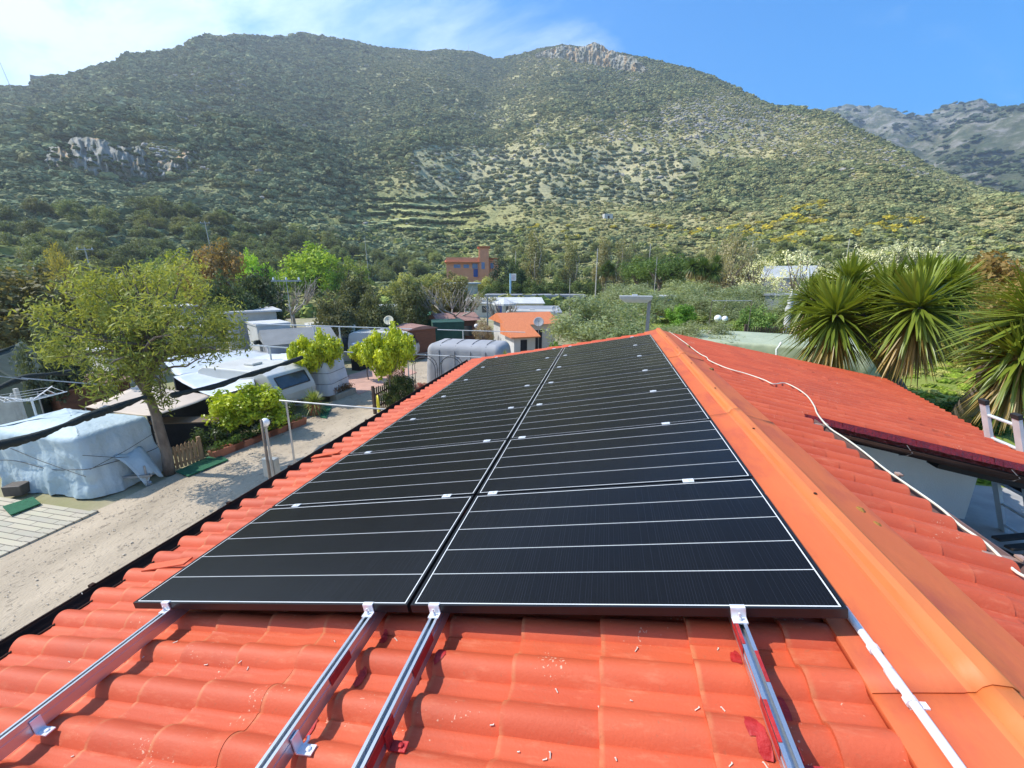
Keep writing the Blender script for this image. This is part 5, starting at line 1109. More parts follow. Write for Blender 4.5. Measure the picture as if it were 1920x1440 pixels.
mb.add(Vf, [(i*9+j, i*9+j+1, (i+1)*9+j+1, (i+1)*9+j) for i in range(8) for j in range(8)]); o = mb.build('hitch_flap', m_tarpb, cA, smooth=True); o.modifiers.new('thickness', 'SOLIDIFY').thickness = .01
wheel(cA, -.2, -.80); wheel(cA, -.2, .80)
# white-tarpaulin caravan
C0 = G(655, 738); hC = HZ(C0, 640, 668)
cC = thing('covered_caravan', 'caravan under a crinkled white tarpaulin beside the pink patio', 'caravan', (C0[0]-2.1, C0[1]-.80, 0), math.radians(6))
V, Fs = coverarr(4.3, 1.85, hC, front=.22, rise=.14, wr=.06, skirt=.02, seed=6, z0=.28, rt=.3, rc=.25); arrmesh('tarpaulin', V, Fs, m_tarpw, cC, smooth=True)
for z in (.45, .72):
    mb = MB(); pts = [(rrect(t, 4.34, 1.90, .26)[0]*(1.01-.04*z), rrect(t, 4.34, 1.90, .26)[1]*1.015, z*hC) for t in np.linspace(0, 1, 80)]; mb.tube(pts, .010, 5); mb.build('rope', m_strap, cC)
wheel(cC, 0, -.80); wheel(cC, 0, .80)
# caravan with the window
m_cara = pm('caravan_enamel', (.64, .63, .58), (.54, .53, .49), .8, .4, coat=.2, extra=(.40, .38, .33), extra_s=1.4)
m_glass = pm('smoked_window', (.035, .045, .05), (.06, .07, .075), 3, .12, spec=.8)
m_trim = pm('rubber_trim', (.05, .05, .05), None, rough=.6)
def caravan(label, loc, rz, L_, W_, H, win=True, mat=None, group=None, stripe=None):
    root = thing('caravan', label, 'caravan', loc, rz, group); hx = L_/2
    prof = [(-hx+.25, .35), (hx-.35, .35), (hx-.05, .55), (hx, .95), (hx-.05, 1.15), (hx-.42, H-.15), (hx-.75, H), (-hx+.45, H+.03), (-hx+.12, H-.12), (-hx, H*.62), (-hx, .6)]
    mb = MB(); mb.prism(prof, -W_/2, W_/2); mb.build('body', mat or m_cara, root, bevel=.05)
    # sloped front window
    p0, p1 = np.array(prof[4]), np.array(prof[5]); d = p1-p0; nrm = np.array([d[1], -d[0]])/np.linalg.norm(d)
    a, b = p0+d*.10+nrm*.012, p0+d*.80+nrm*.012; w = W_*.38
    mb = MB(); mb.add([(a[0], -w, a[1]), (a[0], w, a[1]), (b[0], w, b[1]), (b[0], -w, b[1])], [(0, 1, 2, 3)]); mb.build('front_window', m_glass, root)
    mb = MB()
    for q, s in (((a[0]+.01, -w, a[1]), (b[0]+.01, -w, b[1])), ((a[0]+.01, w, a[1]), (b[0]+.01, w, b[1])), ((a[0]+.01, -w, a[1]), (a[0]+.01, w, a[1])), ((b[0]+.01, -w, b[1]), (b[0]+.01, w, b[1]))): mb.bar(q, s, .035)
    mb.build('window_frame', m_trim, root)
    for s in (-1, 1):
        mb = MB(); mb.box((-.1*L_, s*(W_/2+.006), H*.66), (L_*.28, .012, H*.24)); mb.build('side_window', m_glass, root)
    mb = MB(); mb.box((0, 0, .97), (L_*.985, W_+.012, .05)); mb.build('belt_stripe', pm('grey_stripe', (.42, .46, .50), None), root)
    wheel(root, -.1, -W_/2+.1, .30); wheel(root, -.1, W_/2-.1, .30)
    mb = MB(); mb.bar((hx-.2, -.35, .42), (hx+.75, 0, .42), .06); mb.bar((hx-.2, .35, .42), (hx+.75, 0, .42), .06); mb.build('drawbar', m_gal, root)
    mb = MB(); mb.box((-.1, 0, H+.07), (.5, .5, .09)); mb.build('roof_vent', m_cara, root, bevel=.02)
    return root
B0 = G(590, 752)
caravan('cream caravan with a dark sloping front window beside the white tarpaulin caravan', (B0[0]-1.55, B0[1]-1.45, 0), math.radians(-4), 4.2, 2.1, 1.95)
# sheets stretched between real corners
def sheet(name, label, cat, cs, mat, sag=.05, posts=True, group=None, n=14, walls=None, wallmat=None, root=None):
    cs = [np.array(c, float) for c in cs]; o0 = np.mean(cs, 0); o0[2] = float(gz(o0[0], o0[1]))
    root = root or thing(name, label, cat, o0, group=group); Vv = []
    for i in range(n):
        for j in range(n):
            u, v = i/(n-1), j/(n-1); p = (cs[0]*(1-u)+cs[1]*u)*(1-v)+(cs[3]*(1-u)+cs[2]*u)*v
            p = p-np.array([0, 0, sag*4*u*(1-u)+sag*2*v*(1-v)])+np.array([0, 0, (float(fbm(p[0]*1.3, p[1]*1.3, 3, 5))-.5)*sag]); Vv.append(p-o0)
    mb = MB(); mb.add(Vv, [(i*n+j, (i+1)*n+j, (i+1)*n+j+1, i*n+j+1) for i in range(n-1) for j in range(n-1)]); o = mb.build('roof_sheet', mat, root, smooth=True); o.modifiers.new('thickness', 'SOLIDIFY').thickness = .015
    if posts:
        for c in cs:
            g0 = float(gz(c[0], c[1])); mb = MB(); q = c-o0; mb.tube([(q[0], q[1], g0-o0[2]), (q[0], q[1], q[2]-.01)], .022, 6); mb.build('post', m_gal, root)
    for k in (walls or []):
        a, b = cs[k]-o0, cs[(k+1) % 4]-o0; mb = MB(); t = (b-a); nn = np.array([t[1], -t[0], 0]); nn /= np.linalg.norm(nn)+1e-9; nn *= .01
        mb.add([a-nn+[0, 0, -.03], b-nn+[0, 0, -.03], (b[0]-nn[0], b[1]-nn[1], -.0), (a[0]-nn[0], a[1]-nn[1], 0), a+nn+[0, 0, -.03], b+nn+[0, 0, -.03], (b[0]+nn[0], b[1]+nn[1], 0), (a[0]+nn[0], a[1]+nn[1], 0)], [(0, 1, 2, 3), (7, 6, 5, 4), (0, 4, 5, 1), (2, 6, 7, 3)])
        mb.build('side_wall', wallmat or mat, root)
    return root
m_beige = pm('beige_canvas', (.58, .48, .38), (.50, .41, .33), 1.1, .8, .3, 9)
m_plast = pm('milky_plastic', (.56, .60, .64), (.44, .49, .54), 1.0, .35, .6, 4)
m_navy = pm('near_black_navy', (.010, .012, .018), (.018, .020, .026), 3, .9)  # near-black; on the awning walls it paints the shade of the interior
m_green = pm('green_shade_net', (.012, .055, .040), (.02, .085, .06), 2, .85, .4, 12)
m_dgreen = pm('dark_green_tarp', (.012, .030, .022), (.02, .045, .034), 2, .8, .4, 8)
sheet('beige_awning', 'beige canvas awning over a dark seating corner behind the golden tree', 'awning', [P(160, 764, 19.4), P(262, 720, 20.6), P(402, 742, 19.0), P(284, 781, 16.6)], m_beige, .05, walls=[1], wallmat=m_navy)
sheet('plastic_awning', 'milky white plastic awning between the beige awning and the cream caravan', 'awning', [P(398, 744, 18.6), P(325, 706, 21.5), P(470, 676, 22.5), P(478, 722, 18.2)], m_plast, .08, walls=[1], wallmat=m_navy)
sheet('white_awning', 'flat bright white awning seen through the right side of the golden tree', 'awning', [P(330, 704, 23), P(300, 670, 26), P(470, 655, 27), P(556, 668, 23.4)], m_plast, .05)
o = G(360, 800); cn = thing('dark_counter', 'dark counter with bottles under the beige awning', 'counter', P(352, 800, 17.6)*np.array([1, 1, 0]), .3)
mb = MB(); mb.box((0, 0, .42), (2.2, .55, .84)); mb.build('cupboard', m_navy, cn); mb = MB(); mb.box((0, 0, .86), (2.3, .62, .04)); mb.build('worktop', pm('oak_top', (.18, .12, .07), (.12, .08, .05), 6), cn)
# terrace, mats, patio
m_plank = bpy.data.materials.new('cream_paving'); m_plank.use_nodes = True; nt = m_plank.node_tree; L = nt.links.new; b = nt.nodes['Principled BSDF']; b.inputs['Roughness'].default_value = .85
tc = N(nt, 'ShaderNodeTexCoord'); bk = N(nt, 'ShaderNodeTexBrick', i_Scale=1.0); bk.inputs['Color1'].default_value = (.52, .46, .33, 1); bk.inputs['Color2'].default_value = (.42, .38, .29, 1); bk.inputs['Mortar'].default_value = (.16, .14, .11, 1)
bk.inputs['Mortar Size'].default_value = .012; bk.inputs['Brick Width'].default_value = .9; bk.inputs['Row Height'].default_value = .16; L(tc.outputs['Object'], bk.inputs['Vector'])
mpn = N(nt, 'ShaderNodeTexNoise', i_Scale=3.0, i_Detail=5.0); L(tc.outputs['Object'], mpn.inputs['Vector']); mm = N(nt, 'ShaderNodeMix', data_type='RGBA', blend_type='MULTIPLY'); mm.inputs[0].default_value = .5
L(bk.outputs[0], mm.inputs[6]); L(mpn.outputs[1], mm.inputs[7]); mm2 = N(nt, 'ShaderNodeMix', data_type='RGBA'); mm2.inputs[0].default_value = .75; L(mm.outputs[2], mm2.inputs[6]); L(bk.outputs[0], mm2.inputs[7]); L(mm2.outputs[2], b.inputs['Base Color'])
mb = MB(); mb.box((-17.2, .6, .03), (7.9, 9.3, .10)); mb.box((-13.17, .6, .035), (.16, 9.4, .12)); o = mb.build('paved_terrace', m_plank); struct(o)
m_pink = pm('pink_paving', (.55, .33, .25), (.48, .28, .21), 2, .9, .3, 20)
q = [G(642, 708), G(742, 682), G(782, 700), G(672, 742)]
mb = MB(); mb.add([(p[0], p[1], z) for z in (.0, .07) for p in q], [(4, 5, 6, 7), (3, 2, 1, 0), (0, 1, 5, 4), (1, 2, 6, 5), (2, 3, 7, 6), (3, 0, 4, 7)]); o = mb.build('patio_paving', m_pink); struct(o)
m_mat = pm('green_turf_mat', (.015, .095, .045), (.02, .13, .06), 12, .95, .8, 60)
for lab, qs, z in (('dark green mat lying in front of the picket gate', [(330, 884), (352, 893), (428, 862), (405, 850)], .09), ('green mat rolled out on the cream terrace', [(5, 950), (20, 966), (76, 944), (62, 932)], .13), ('small green mat by the potted spiky plant', [(600, 782), (612, 784), (622, 762), (606, 760)], .09)):
    q = [G(*p, z) for p in qs]; o0 = np.mean(q, 0); mb = MB(); mb.add([tuple(p-o0+np.array([0, 0, dz])) for dz in (-.02, .012) for p in q], [(4, 5, 6, 7), (3, 2, 1, 0), (0, 1, 5, 4), (1, 2, 6, 5), (2, 3, 7, 6), (3, 0, 4, 7)])
    o = mb.build('green_mat', m_mat, loc=o0); tag(o, lab, 'mat')
bx = G(36, 925, .08); o = MB().box((0, 0, .14), (.42, .34, .28), .4).build('brown_crate', pm('brown_plastic', (.09, .07, .055), (.06, .05, .04), 5), loc=bx, bevel=.02); tag(o, 'low brown crate behind the green mat on the terrace', 'crate')
# pickets
m_pick = pm('picket_wood', (.34, .22, .115), (.25, .155, .08), 4, .8, .4, 20, stretch=(3, 3, .5)); m_pickd = pm('dark_picket_wood', (.10, .060, .04), (.07, .042, .03), 4, .8)
def pickets(name, label, a, b, h, n, mat, cat='fence', w=.075):
    a = np.array(a); b = np.array(b); root = thing(name, label, cat, a, math.atan2(b[1]-a[1], b[0]-a[0])); L_ = np.linalg.norm((b-a)[:2]); mb = MB(); rg = np.random.default_rng(n)
    for i in range(n):
        x = (i+.5)/n*L_; hh = h*rg.uniform(.94, 1.04); mb.prism([(x-w/2, .06), (x+w/2, .06), (x+w/2, hh-.06), (x, hh), (x-w/2, hh-.06)], -.012, .012)
    mb.build('pickets', mat, root)
    for z in (.25*h, .72*h): MB().box((L_/2, .028, z), (L_, .03, .07)).build('rail', mat, root)
    for x in (0, L_): MB().box((x, .02, h*.54), (.09, .09, h*1.08)).build('post', mat, root)
    return root
pa, pb = G(316, 888), G(381, 866); pickets('picket_gate', 'low wooden picket gate beside the golden tree trunk', pa, pb, HZ(pa, 325, 838), 9, m_pick, 'gate')
pa, pb = G(704, 778), G(748, 752); pickets('picket_fence', 'dark brown picket fence behind the yellow hose', pa, pb, HZ(pa, 704, 728), 13, m_pickd)
pa, pb = P(-6, 785, 19.5), P(45, 778, 19.8); pa[2] = pb[2] = 0; pickets('picket_fence', 'whitish picket fence at the left edge behind the blue covered caravan', pa, pb, HZ(pa, 10, 745), 7, pm('white_picket', (.62, .60, .55), (.5, .48, .44), 5), w=.10)
b = P(1395, 640, 19.5); e = P(1512, 636, 20.5); b[2] = float(gz(b[0], b[1])); e[2] = b[2]; pickets('picket_fence', 'dark low fence on the garden bank above the green pool cover', b, e, HZ(b, 1400, 612)-b[2], 26, m_pickd, w=.05)
# yellow hose coil
hp = P(709, 757, 15.6); root = thing('hose_coil', 'yellow garden hose coiled and hung on the dark picket fence', 'hose', hp); mb = MB()
pts = []
for t in np.linspace(0, 6*2*math.pi, 150): r = .20+.014*math.sin(t*.37); pts.append(((r+.008*math.sin(t*3))*math.cos(t)*.95, -.02+.006*t/6, (r*1.45)*math.sin(t)-.02*math.sin(t*.5)))
mb.tube(pts, .017, 6); mb.build('hose', pm('yellow_hose', (.72, .60, .03), (.62, .50, .02), 5, .4), root, smooth=True); root.rotation_euler = (0, 0, -.9)
tree_at('shrub_a', 'shrub', 'leafy shrub growing behind the dark picket fence', G(752, 764), 748, 688, 66, (.09, .115, .035), 'shrub')
tree_at('shrub_a', 'shrub', 'pink-flowered shrub at the eave beyond the picket fence', G(792, 742), 790, 712, 46, (.30, .12, .09), 'shrub')
tree_at('loose', 'shrub', 'thin reddish shrub on the patio edge', G(745, 742), 742, 676, 40, (.17, .10, .06), 'shrub')
pl = G(625, 752); pl2 = G(662, 738); root = thing('flower_bed', 'long low planter of dry brown plants in front of the white tarpaulin caravan', 'planter', pl, math.atan2((pl2-pl)[1], (pl2-pl)[0])); Lp = float(np.linalg.norm(pl2-pl))
MB().box((Lp/2, 0, .16), (Lp, .4, .32)).build('trough', pm('concrete', (.40, .36, .28), (.32, .29, .23), 5, .9), root); V, Fq, lv = leafcloud(900, [(x, 0, .46, .2) for x in np.linspace(.1, Lp-.1, 9)], .10, np.random.default_rng(3), aspect=.25); o = arrmesh('dry_plants', V, Fq, m_leaf, root, lv=lv); o['tint'] = (.17, .10, .05)

# ------------------------------------------------------------------ the rest of the camp
m_whitew = pm('white_cladding', (.56, .55, .52), (.44, .44, .41), .8, .8, extra=(.34, .33, .29), extra_s=1.5); m_whiter = pm('white_roof_panel', (.60, .59, .57), (.46, .46, .44), .6, .6, extra=(.34, .33, .30), extra_s=1.2)
m_cream = pm('cream_wall', (.62, .58, .47), (.55, .51, .42), .9, .85); m_bluew = pm('bluish_wall', (.50, .56, .62), (.44, .50, .56), .7, .8)
m_greyroof = pm('grey_roof_sheet', (.30, .31, .33), (.23, .24, .26), .8, .6); m_wood = pm('reddish_board', (.20, .075, .035), (.12, .045, .024), 3, .7, .4, 12, stretch=(.5, .5, 6))
m_woodroof = pm('brown_roof_felt', (.34, .19, .15), (.26, .14, .11), 3, .9, .4, 30); m_orange = pm('orange_roof_tiles', (.62, .20, .075), (.52, .15, .055), 4, .8, .8, 5, stretch=(5, 1, 1))
m_brick = pm('orange_plaster', (.78, .34, .19), (.68, .28, .15), .7, .9); m_bluep = pm('blue_shutter', (.035, .07, .26), (.04, .09, .32), 3, .5); m_tarpgr = pm('green_mesh', (.03, .13, .075), (.04, .17, .10), 1.2, .8, .4, 8)
def frame_px(cx, by, dist, z=None):
    p = P(cx, 520, dist); zz = float(gz(p[0], p[1])) if z is None else z; dp = np.dot(p-CAM, RM[2]); return np.array([p[0], p[1], zz]), dp
FACE = YAW  # fronts turned towards the house
def shed(name, label, cat, cx, dist, wpx, top, depth, wall, roof, rz=0.0, kind_='flat', over=.12, openings=(), z=None, group=None, flat_t=.10):
    """walls, roof and openings as parts; openings: (name, u0, u1, v0, v1, mat) on the front face"""
    b, dp = frame_px(cx, 0, dist, z); w = wpx*dp/F; h = HZ(b, cx, top)-b[2]; root = thing(name, label, cat, b, -YAW*0+rz, group)
    ang = math.atan2(b[0]-CAM[0], b[1]-CAM[1]); root.rotation_euler = (0, 0, -ang+rz); wh = h-(flat_t if kind_ == 'flat' else h*(.09 if kind_ == 'arch' else .22))
    MB().box((0, depth/2, wh/2-.1), (w, depth, wh+.2)).build('wall', wall, root)
    mb = MB()
    if kind_ == 'flat': mb.box((0, depth/2, h-flat_t/2+.002), (w+2*over, depth+2*over, flat_t))
    elif kind_ == 'gable':
        mb.add([(-w/2-over, -over, wh), (w/2+over, -over, wh), (w/2+over, depth/2, h), (-w/2-over, depth/2, h), (-w/2-over, depth+over, wh), (w/2+over, depth+over, wh)], [(0, 1, 2, 3), (3, 2, 5, 4), (0, 3, 4), (1, 5, 2), (0, 4, 5, 1)])
    elif kind_ == 'gablex':
        mb.add([(-w/2-over, -over, wh), (0, -over, h), (w/2+over, -over, wh), (-w/2-over, depth+over, wh), (0, depth+over, h), (w/2+over, depth+over, wh)], [(0, 1, 4, 3), (1, 2, 5, 4), (0, 2, 1), (3, 4, 5), (0, 3, 5, 2)])
    elif kind_ == 'arch':
        n = 9; pr = [(-w/2-over+(w+2*over)*i/(n-1), wh+(h-wh)*math.sin(math.pi*i/(n-1))) for i in range(n)]; mb.prism(pr+[(w/2+over, wh-.03), (-w/2-over, wh-.03)], -over, depth+over)
    elif kind_ == 'slope': mb.add([(-w/2-over, -over, wh), (w/2+over, -over, wh), (w/2+over, depth+over, h), (-w/2-over, depth+over, h), (-w/2-over, -over, wh-.06), (w/2+over, -over, wh-.06), (w/2+over, depth+over, wh-.06), (-w/2-over, depth+over, wh-.06)], [(0, 1, 2, 3), (4, 5, 1, 0), (5, 6, 2, 1), (6, 7, 3, 2), (7, 4, 0, 3), (7, 6, 5, 4)])
    mb.build('roof', roof, root)
    for (nm, u0, u1, v0, v1, mt) in openings:
        MB().box(((u0+u1)/2*w-w/2, -.012, (v0+v1)/2*wh), ((u1-u0)*w, .05, (v1-v0)*wh)).build(nm, mt, root)
    return root
WIN = m_glass
shed('garden_shed', 'reddish-brown wooden shed with a curved felt roof beside the larger lime tree', 'shed', 787, 29.5, 58, 611, 2.1, m_wood, m_woodroof, .55, 'arch', .12, [('door', .2, .62, .02, .9, m_wood)])
shed('cabin', 'white flat-roofed cabin at the right edge of the golden tree', 'cabin', 462, 31, 82, 583, 3, m_whitew, m_whiter, .1, 'flat', .3, [('window', .62, .92, .35, .8, WIN), ('door', .2, .4, .02, .85, m_greyroof)])
shed('cabin', 'low white box cabin below the flat-roofed cabin', 'cabin', 500, 28, 58, 607, 2.2, m_whitew, m_whiter, .25, 'flat', .05, [('window', .3, .42, .5, .7, WIN)])
shed('tent', 'grey gabled tent roof behind the small lime-green tree', 'tent', 552, 25, 120, 621, 3.2, m_greyroof, pm('grey_canvas', (.22, .225, .22), (.17, .175, .17), 1, .8), .15, 'gable', .15)
shed('cabin', 'cream flat-roofed lean-to behind the grey gabled tent', 'cabin', 612, 30, 84, 612, 3, m_cream, m_cream, .1, 'flat', .05, [('window', .7, .85, .3, .7, WIN)])
shed('pergola_house', 'dark wooden camp house with a small reddish pyramid roof behind the thick-limbed mulberry', 'cabin', 858, 36, 74, 589, 3, m_wood, m_woodroof, .3, 'gable', .3, [('door', .3, .5, .02, .85, m_navy), ('window', .62, .85, .3, .75, WIN)])
shed('net_tent', 'bright green mesh tent among the sheds in the camp centre', 'tent', 800, 38, 72, 586, 3, m_tarpgr, m_tarpgr, .2, 'slope', .05)
shed('net_tent', 'dark green tarpaulin tent right of the brown shed', 'tent', 838, 33, 60, 604, 2.5, m_green, m_green, .1, 'flat', .02)
shed('cream_building', 'cream bungalow row with dark windows under the pruned mulberry', 'building', 945, 58, 150, 561, 5, m_cream, m_whiter, 0, 'slope', .2, [('window', .22, .30, .35, .8, WIN), ('window', .52, .60, .35, .8, WIN), ('window', .78, .86, .35, .8, WIN), ('door', .40, .47, .02, .85, m_bluep)])
shed('white_building', 'long bluish-white building with a grey roof edge in front of the dark tree row', 'building', 1003, 68, 186, 553, 7, m_bluew, m_greyroof, 0, 'flat', .3, [('window', .1, .18, .4, .8, WIN), ('window', .44, .52, .4, .8, WIN), ('window', .8, .88, .4, .8, WIN)], flat_t=.35)
shed('flat_roof_kiosk', 'small kiosk with a pale flat concrete roof left of the sign pole', 'kiosk', 868, 76, 56, 530, 3, m_cream, m_whiter, .2, 'flat', .5, flat_t=.25)
shed('low_cabin', 'low grey-roofed cabin in front of the long white building', 'cabin', 1012, 46, 86, 577, 3, m_whitew, m_greyroof, .1, 'slope', .1, [('window', .3, .42, .35, .75, WIN)])
bn = shed('orange_bungalow', 'white bungalow with an orange tiled roof behind the citrus with yellow tips', 'house', 1000, 30, 96, 590, 4.2, m_whitew, m_orange, .35, 'gable', .35, [('window', .2, .35, .3, .7, WIN), ('door', .55, .7, .02, .8, m_navy)])
shed('orange_porch', 'small orange tiled porch roof in front of the orange-roofed bungalow', 'porch', 985, 25, 44, 612, 1.8, m_whitew, m_orange, .35, 'slope', .25, [('door', .3, .6, .02, .9, m_navy)])
shed('blue_booth', 'blue booth with a white lid-like roof among the olive trees', 'booth', 1256, 33, 30, 555, 1.6, pm('blue_sheet', (.10, .22, .34), (.13, .28, .42), 2, .6), m_whiter, .2, 'flat', .10, [('door', .3, .7, .02, .9, pm('blue_door', (.04, .12, .24), None))])
shed('greenhouse', 'long grey greenhouse roof between the almond trees', 'greenhouse', 1478, 62, 84, 497, 5, m_greyroof, pm('dull_plastic', (.42, .43, .42), (.36, .37, .36), .7, .6), 0, 'slope', .2)
shed('stone_shed', 'grey shed by the white pillar left of the tallest yucca head', 'shed', 1468, 34, 48, 552, 2, m_greyroof, m_greyroof, 0, 'flat', .1)
hh = hillhit(1135, 412); shed('hill_hut', 'tiny whitish ruined hut on the hillside above the poplars', 'hut', 1135, math.hypot(hh[0]-CAM[0], hh[1]-CAM[1]), 16, 401, 3, m_whitew, m_cream, .4, 'flat', 0, [('door', .4, .6, .02, .7, m_navy)], z=hh[2]-.3)
# orange tower house on the slope foot
b, dp = frame_px(888, 0, 92); zb = HZ(b, 888, 520); root = thing('tower_house', 'orange house with a square tower and blue shutters at the foot of the hill', 'house', (b[0], b[1], zb)); root.rotation_euler = (0, 0, -math.atan2(b[0]-CAM[0], b[1]-CAM[1])); k = dp/F
def fx(px): return (px-888)*k
zt = lambda py: (520-py)*k*1.0
mb = MB(); mb.box(((fx(838)+fx(900))/2, 3, zt(520)-2+ (zt(493)+4)/2-1), (fx(900)-fx(838), 6, zt(493)+4)); mb.build('wall', m_brick, root)
mb = MB(); mb.box(((fx(899)+fx(917))/2, 1.9, zt(466)/2-1), (fx(917)-fx(899), 4.4, zt(468)+2)); mb.build('tower', m_brick, root)
mb = MB(); mb.box(((fx(917)+fx(935))/2, 3.5, zt(487)/2-1), (fx(935)-fx(917), 5, zt(487)+2)); mb.build('annex_wall', m_brick, root)
mb = MB(); x0, x1 = fx(835), fx(899.5); mb.add([(x0, -.5, zt(492)), (x1, -.5, zt(492)), (x1, 6.5, zt(486)), (x0, 6.5, zt(486)), (x0, -.5, zt(494)), (x1, -.5, zt(494)), (x1, 6.5, zt(494)), (x0, 6.5, zt(494))], [(0, 1, 2, 3), (4, 5, 1, 0), (5, 6, 2, 1), (6, 7, 3, 2), (7, 4, 0, 3), (7, 6, 5, 4)]); mb.build('roof', m_orange, root)
mb = MB(); mb.box(((fx(899)+fx(917))/2, 1.9, zt(465.5)), (fx(920)-fx(896.5), 5.0, .25)); mb.build('tower_roof', m_orange, root)
mb = MB(); mb.box(((fx(917)+fx(937))/2, 3.3, zt(485.5)), (fx(937)-fx(917.2), 5.6, .22)); mb.build('annex_roof', m_orange, root)
for (a, c, d, e) in ((852, 864, 497, 503), (870, 880, 497, 503), (886, 896, 495, 504), (903, 909, 493, 505), (920, 926, 494, 504)): MB().box(((fx(a)+fx(c))/2, -.33 if a == 903 else (.97 if a == 920 else -.02), (zt(d)+zt(e))/2), (fx(c)-fx(a), .10, zt(d)-zt(e))).build('shutter', pm('pale_blue_shutter', (.20, .27, .42), (.16, .22, .36), 3), root)
MB().box(((fx(888)+fx(896))/2, -.04, (zt(505)+zt(519))/2), (fx(896)-fx(888), .12, zt(505)-zt(519))).build('door', m_bluep, root)
# caravans and covers further back
for (lab, cx, dist, L_, rz, H) in (('white caravan carrying a satellite dish behind the larger lime tree', 716, 30, 4.6, .25, 2.0), ('white caravan with a rounded roof among the low cabins', 1000, 42, 5.5, .2, 2.3), ('white caravan half hidden by the golden tree crown', 300, 40, 5.5, .3, 2.0),
                                  ('white caravan under the dark glossy trees', 400, 46, 5.5, .2, 2.0), ('white caravan behind the round dark olive tree', 735, 52, 5.5, .1, 2.2), ('cream caravan beneath the brown-olive tree', 805, 58, 5.5, -.1, 2.4)):
    b, dp = frame_px(cx, 0, dist); caravan(lab, b, rz, L_, 2.2, H)
gD = G(880, 705); b, dp = frame_px(880, 0, 21.2); hD = HZ(b, 870, 641)
cD = thing('covered_caravan', 'caravan under a grey ribbed cover just beyond the left eave of the house', 'caravan', (b[0], b[1], 0), -.02)
V, Fs = coverarr(4.3, 2.2, hD, front=.35, back=.18, rise=.05, wr=.02, skirt=.02, seed=9, z0=.05, rt=.34, rc=.35); arrmesh('cover', V, Fs, m_tarpg, cD, smooth=True)
for x in (-1.25, -.45, .35, 1.1):
    mb = MB(); yy = 1.115; mb.tube([(x*1.04, -yy-.02, .1), (x*1.02, -yy, hD-.36), (x, -yy+.14, hD-.08), (x, -yy+.36, hD+.015), (x, 0, hD+.065), (x, yy-.36, hD+.015), (x, yy, hD-.36), (x*1.04, yy, .1)], .016, 5); mb.build('rib_strap', m_strap, cD)
wheel(cD, 0, -.95); wheel(cD, 0, .95)
# parasol, dishes, barrel
b, dp = frame_px(945, 0, 50); pr = thing('parasol', 'white market parasol in front of the cream bungalow row', 'parasol', b); k = dp/F; h = HZ(b, 945, 559)-b[2]
mb = MB(); n = 8; top = (0, 0, h); R_ = 23*k; vs = [top]+[(R_*math.cos(i*math.pi/4+.2), R_*math.sin(i*math.pi/4+.2), h-R_*.42) for i in range(8)]+[(R_*1.01*math.cos(i*math.pi/4+.2), R_*1.01*math.sin(i*math.pi/4+.2), h-R_*.42-.18) for i in range(8)]
mb.add(vs, [(0, 1+i, 1+(i+1) % 8) for i in range(8)]+[(1+i, 9+i, 9+(i+1) % 8, 1+(i+1) % 8) for i in range(8)]); o = mb.build('canopy', m_whiter, pr); o.modifiers.new('thickness', 'SOLIDIFY').thickness = .01
MB().tube([(0, 0, 0), (0, 0, h)], .03, 8).build('pole', m_gal, pr)
def dish(label, px, py, dist, rpx, az, mat):
    c = P(px, py, dist); dp = np.dot(c-CAM, RM[2]); r = rpx*dp/F; g0 = float(gz(c[0], c[1])); root = thing('satellite_dish', label, 'satellite dish', (c[0], c[1], g0)); zc = c[2]-g0
    prof = [(r*t, .22*r*t*t) for t in (.02, .3, .55, .8, 1.0)]; mb = MB(); q = Matrix.Rotation(az, 3, 'Z') @ Matrix.Rotation(math.radians(62), 3, 'X'); tmp = MB(); tmp.lathe(prof+[(r*1.02, .22*r-.01), (r*.6, .05*r), (.02, -.03)], (0, 0, 0), 18)
    mb.add([q @ Vector(v)+Vector((0, 0, zc)) for v in tmp.v], tmp.f); mb.build('reflector', mat, root, smooth=True)
    f = q @ Vector((0, -.1*r, r*.85))+Vector((0, 0, zc)); mb = MB(); mb.bar(q @ Vector((0, -r*.95, .2*r))+Vector((0, 0, zc)), f, .025); mb.box(f, (.07, .07, .1)); mb.build('feed_arm', m_gal, root)
    MB().tube([(0, .05, 0), (0, .05, zc)], .025, 7).build('mast', m_gal, root)
dish('cream satellite dish on the white caravan behind the larger lime tree', 729, 601, 29, 9, .3, pm('cream_dish', (.66, .60, .42), None)); dish('large grey satellite dish in front of the orange-roofed bungalow', 1010, 604, 25.5, 9.5, .2, m_tarpg); dish('small white satellite dish beside the big silver olive tree', 1040, 579, 34, 6, .3, m_whiter)
for (px, d, lab) in ((657, 27, 'dark blue barrel left of the white caravan with the dish'), (665, 27.3, 'blue barrel next to the dark blue barrel')):
    b, dp = frame_px(px, 0, d); root = thing('barrel', lab, 'barrel', b); mb = MB(); mb.lathe([(.28, 0), (.30, .05), (.31, .45), (.30, .85), (.26, .92)], (0, 0, .75), 14); mb.build('drum', pm('blue_barrel', (.04, .09, .22), (.05, .12, .28), 3, .5), root, smooth=True); MB().box((0, 0, .37), (.6, .6, .74)).build('stand', m_dark, root)
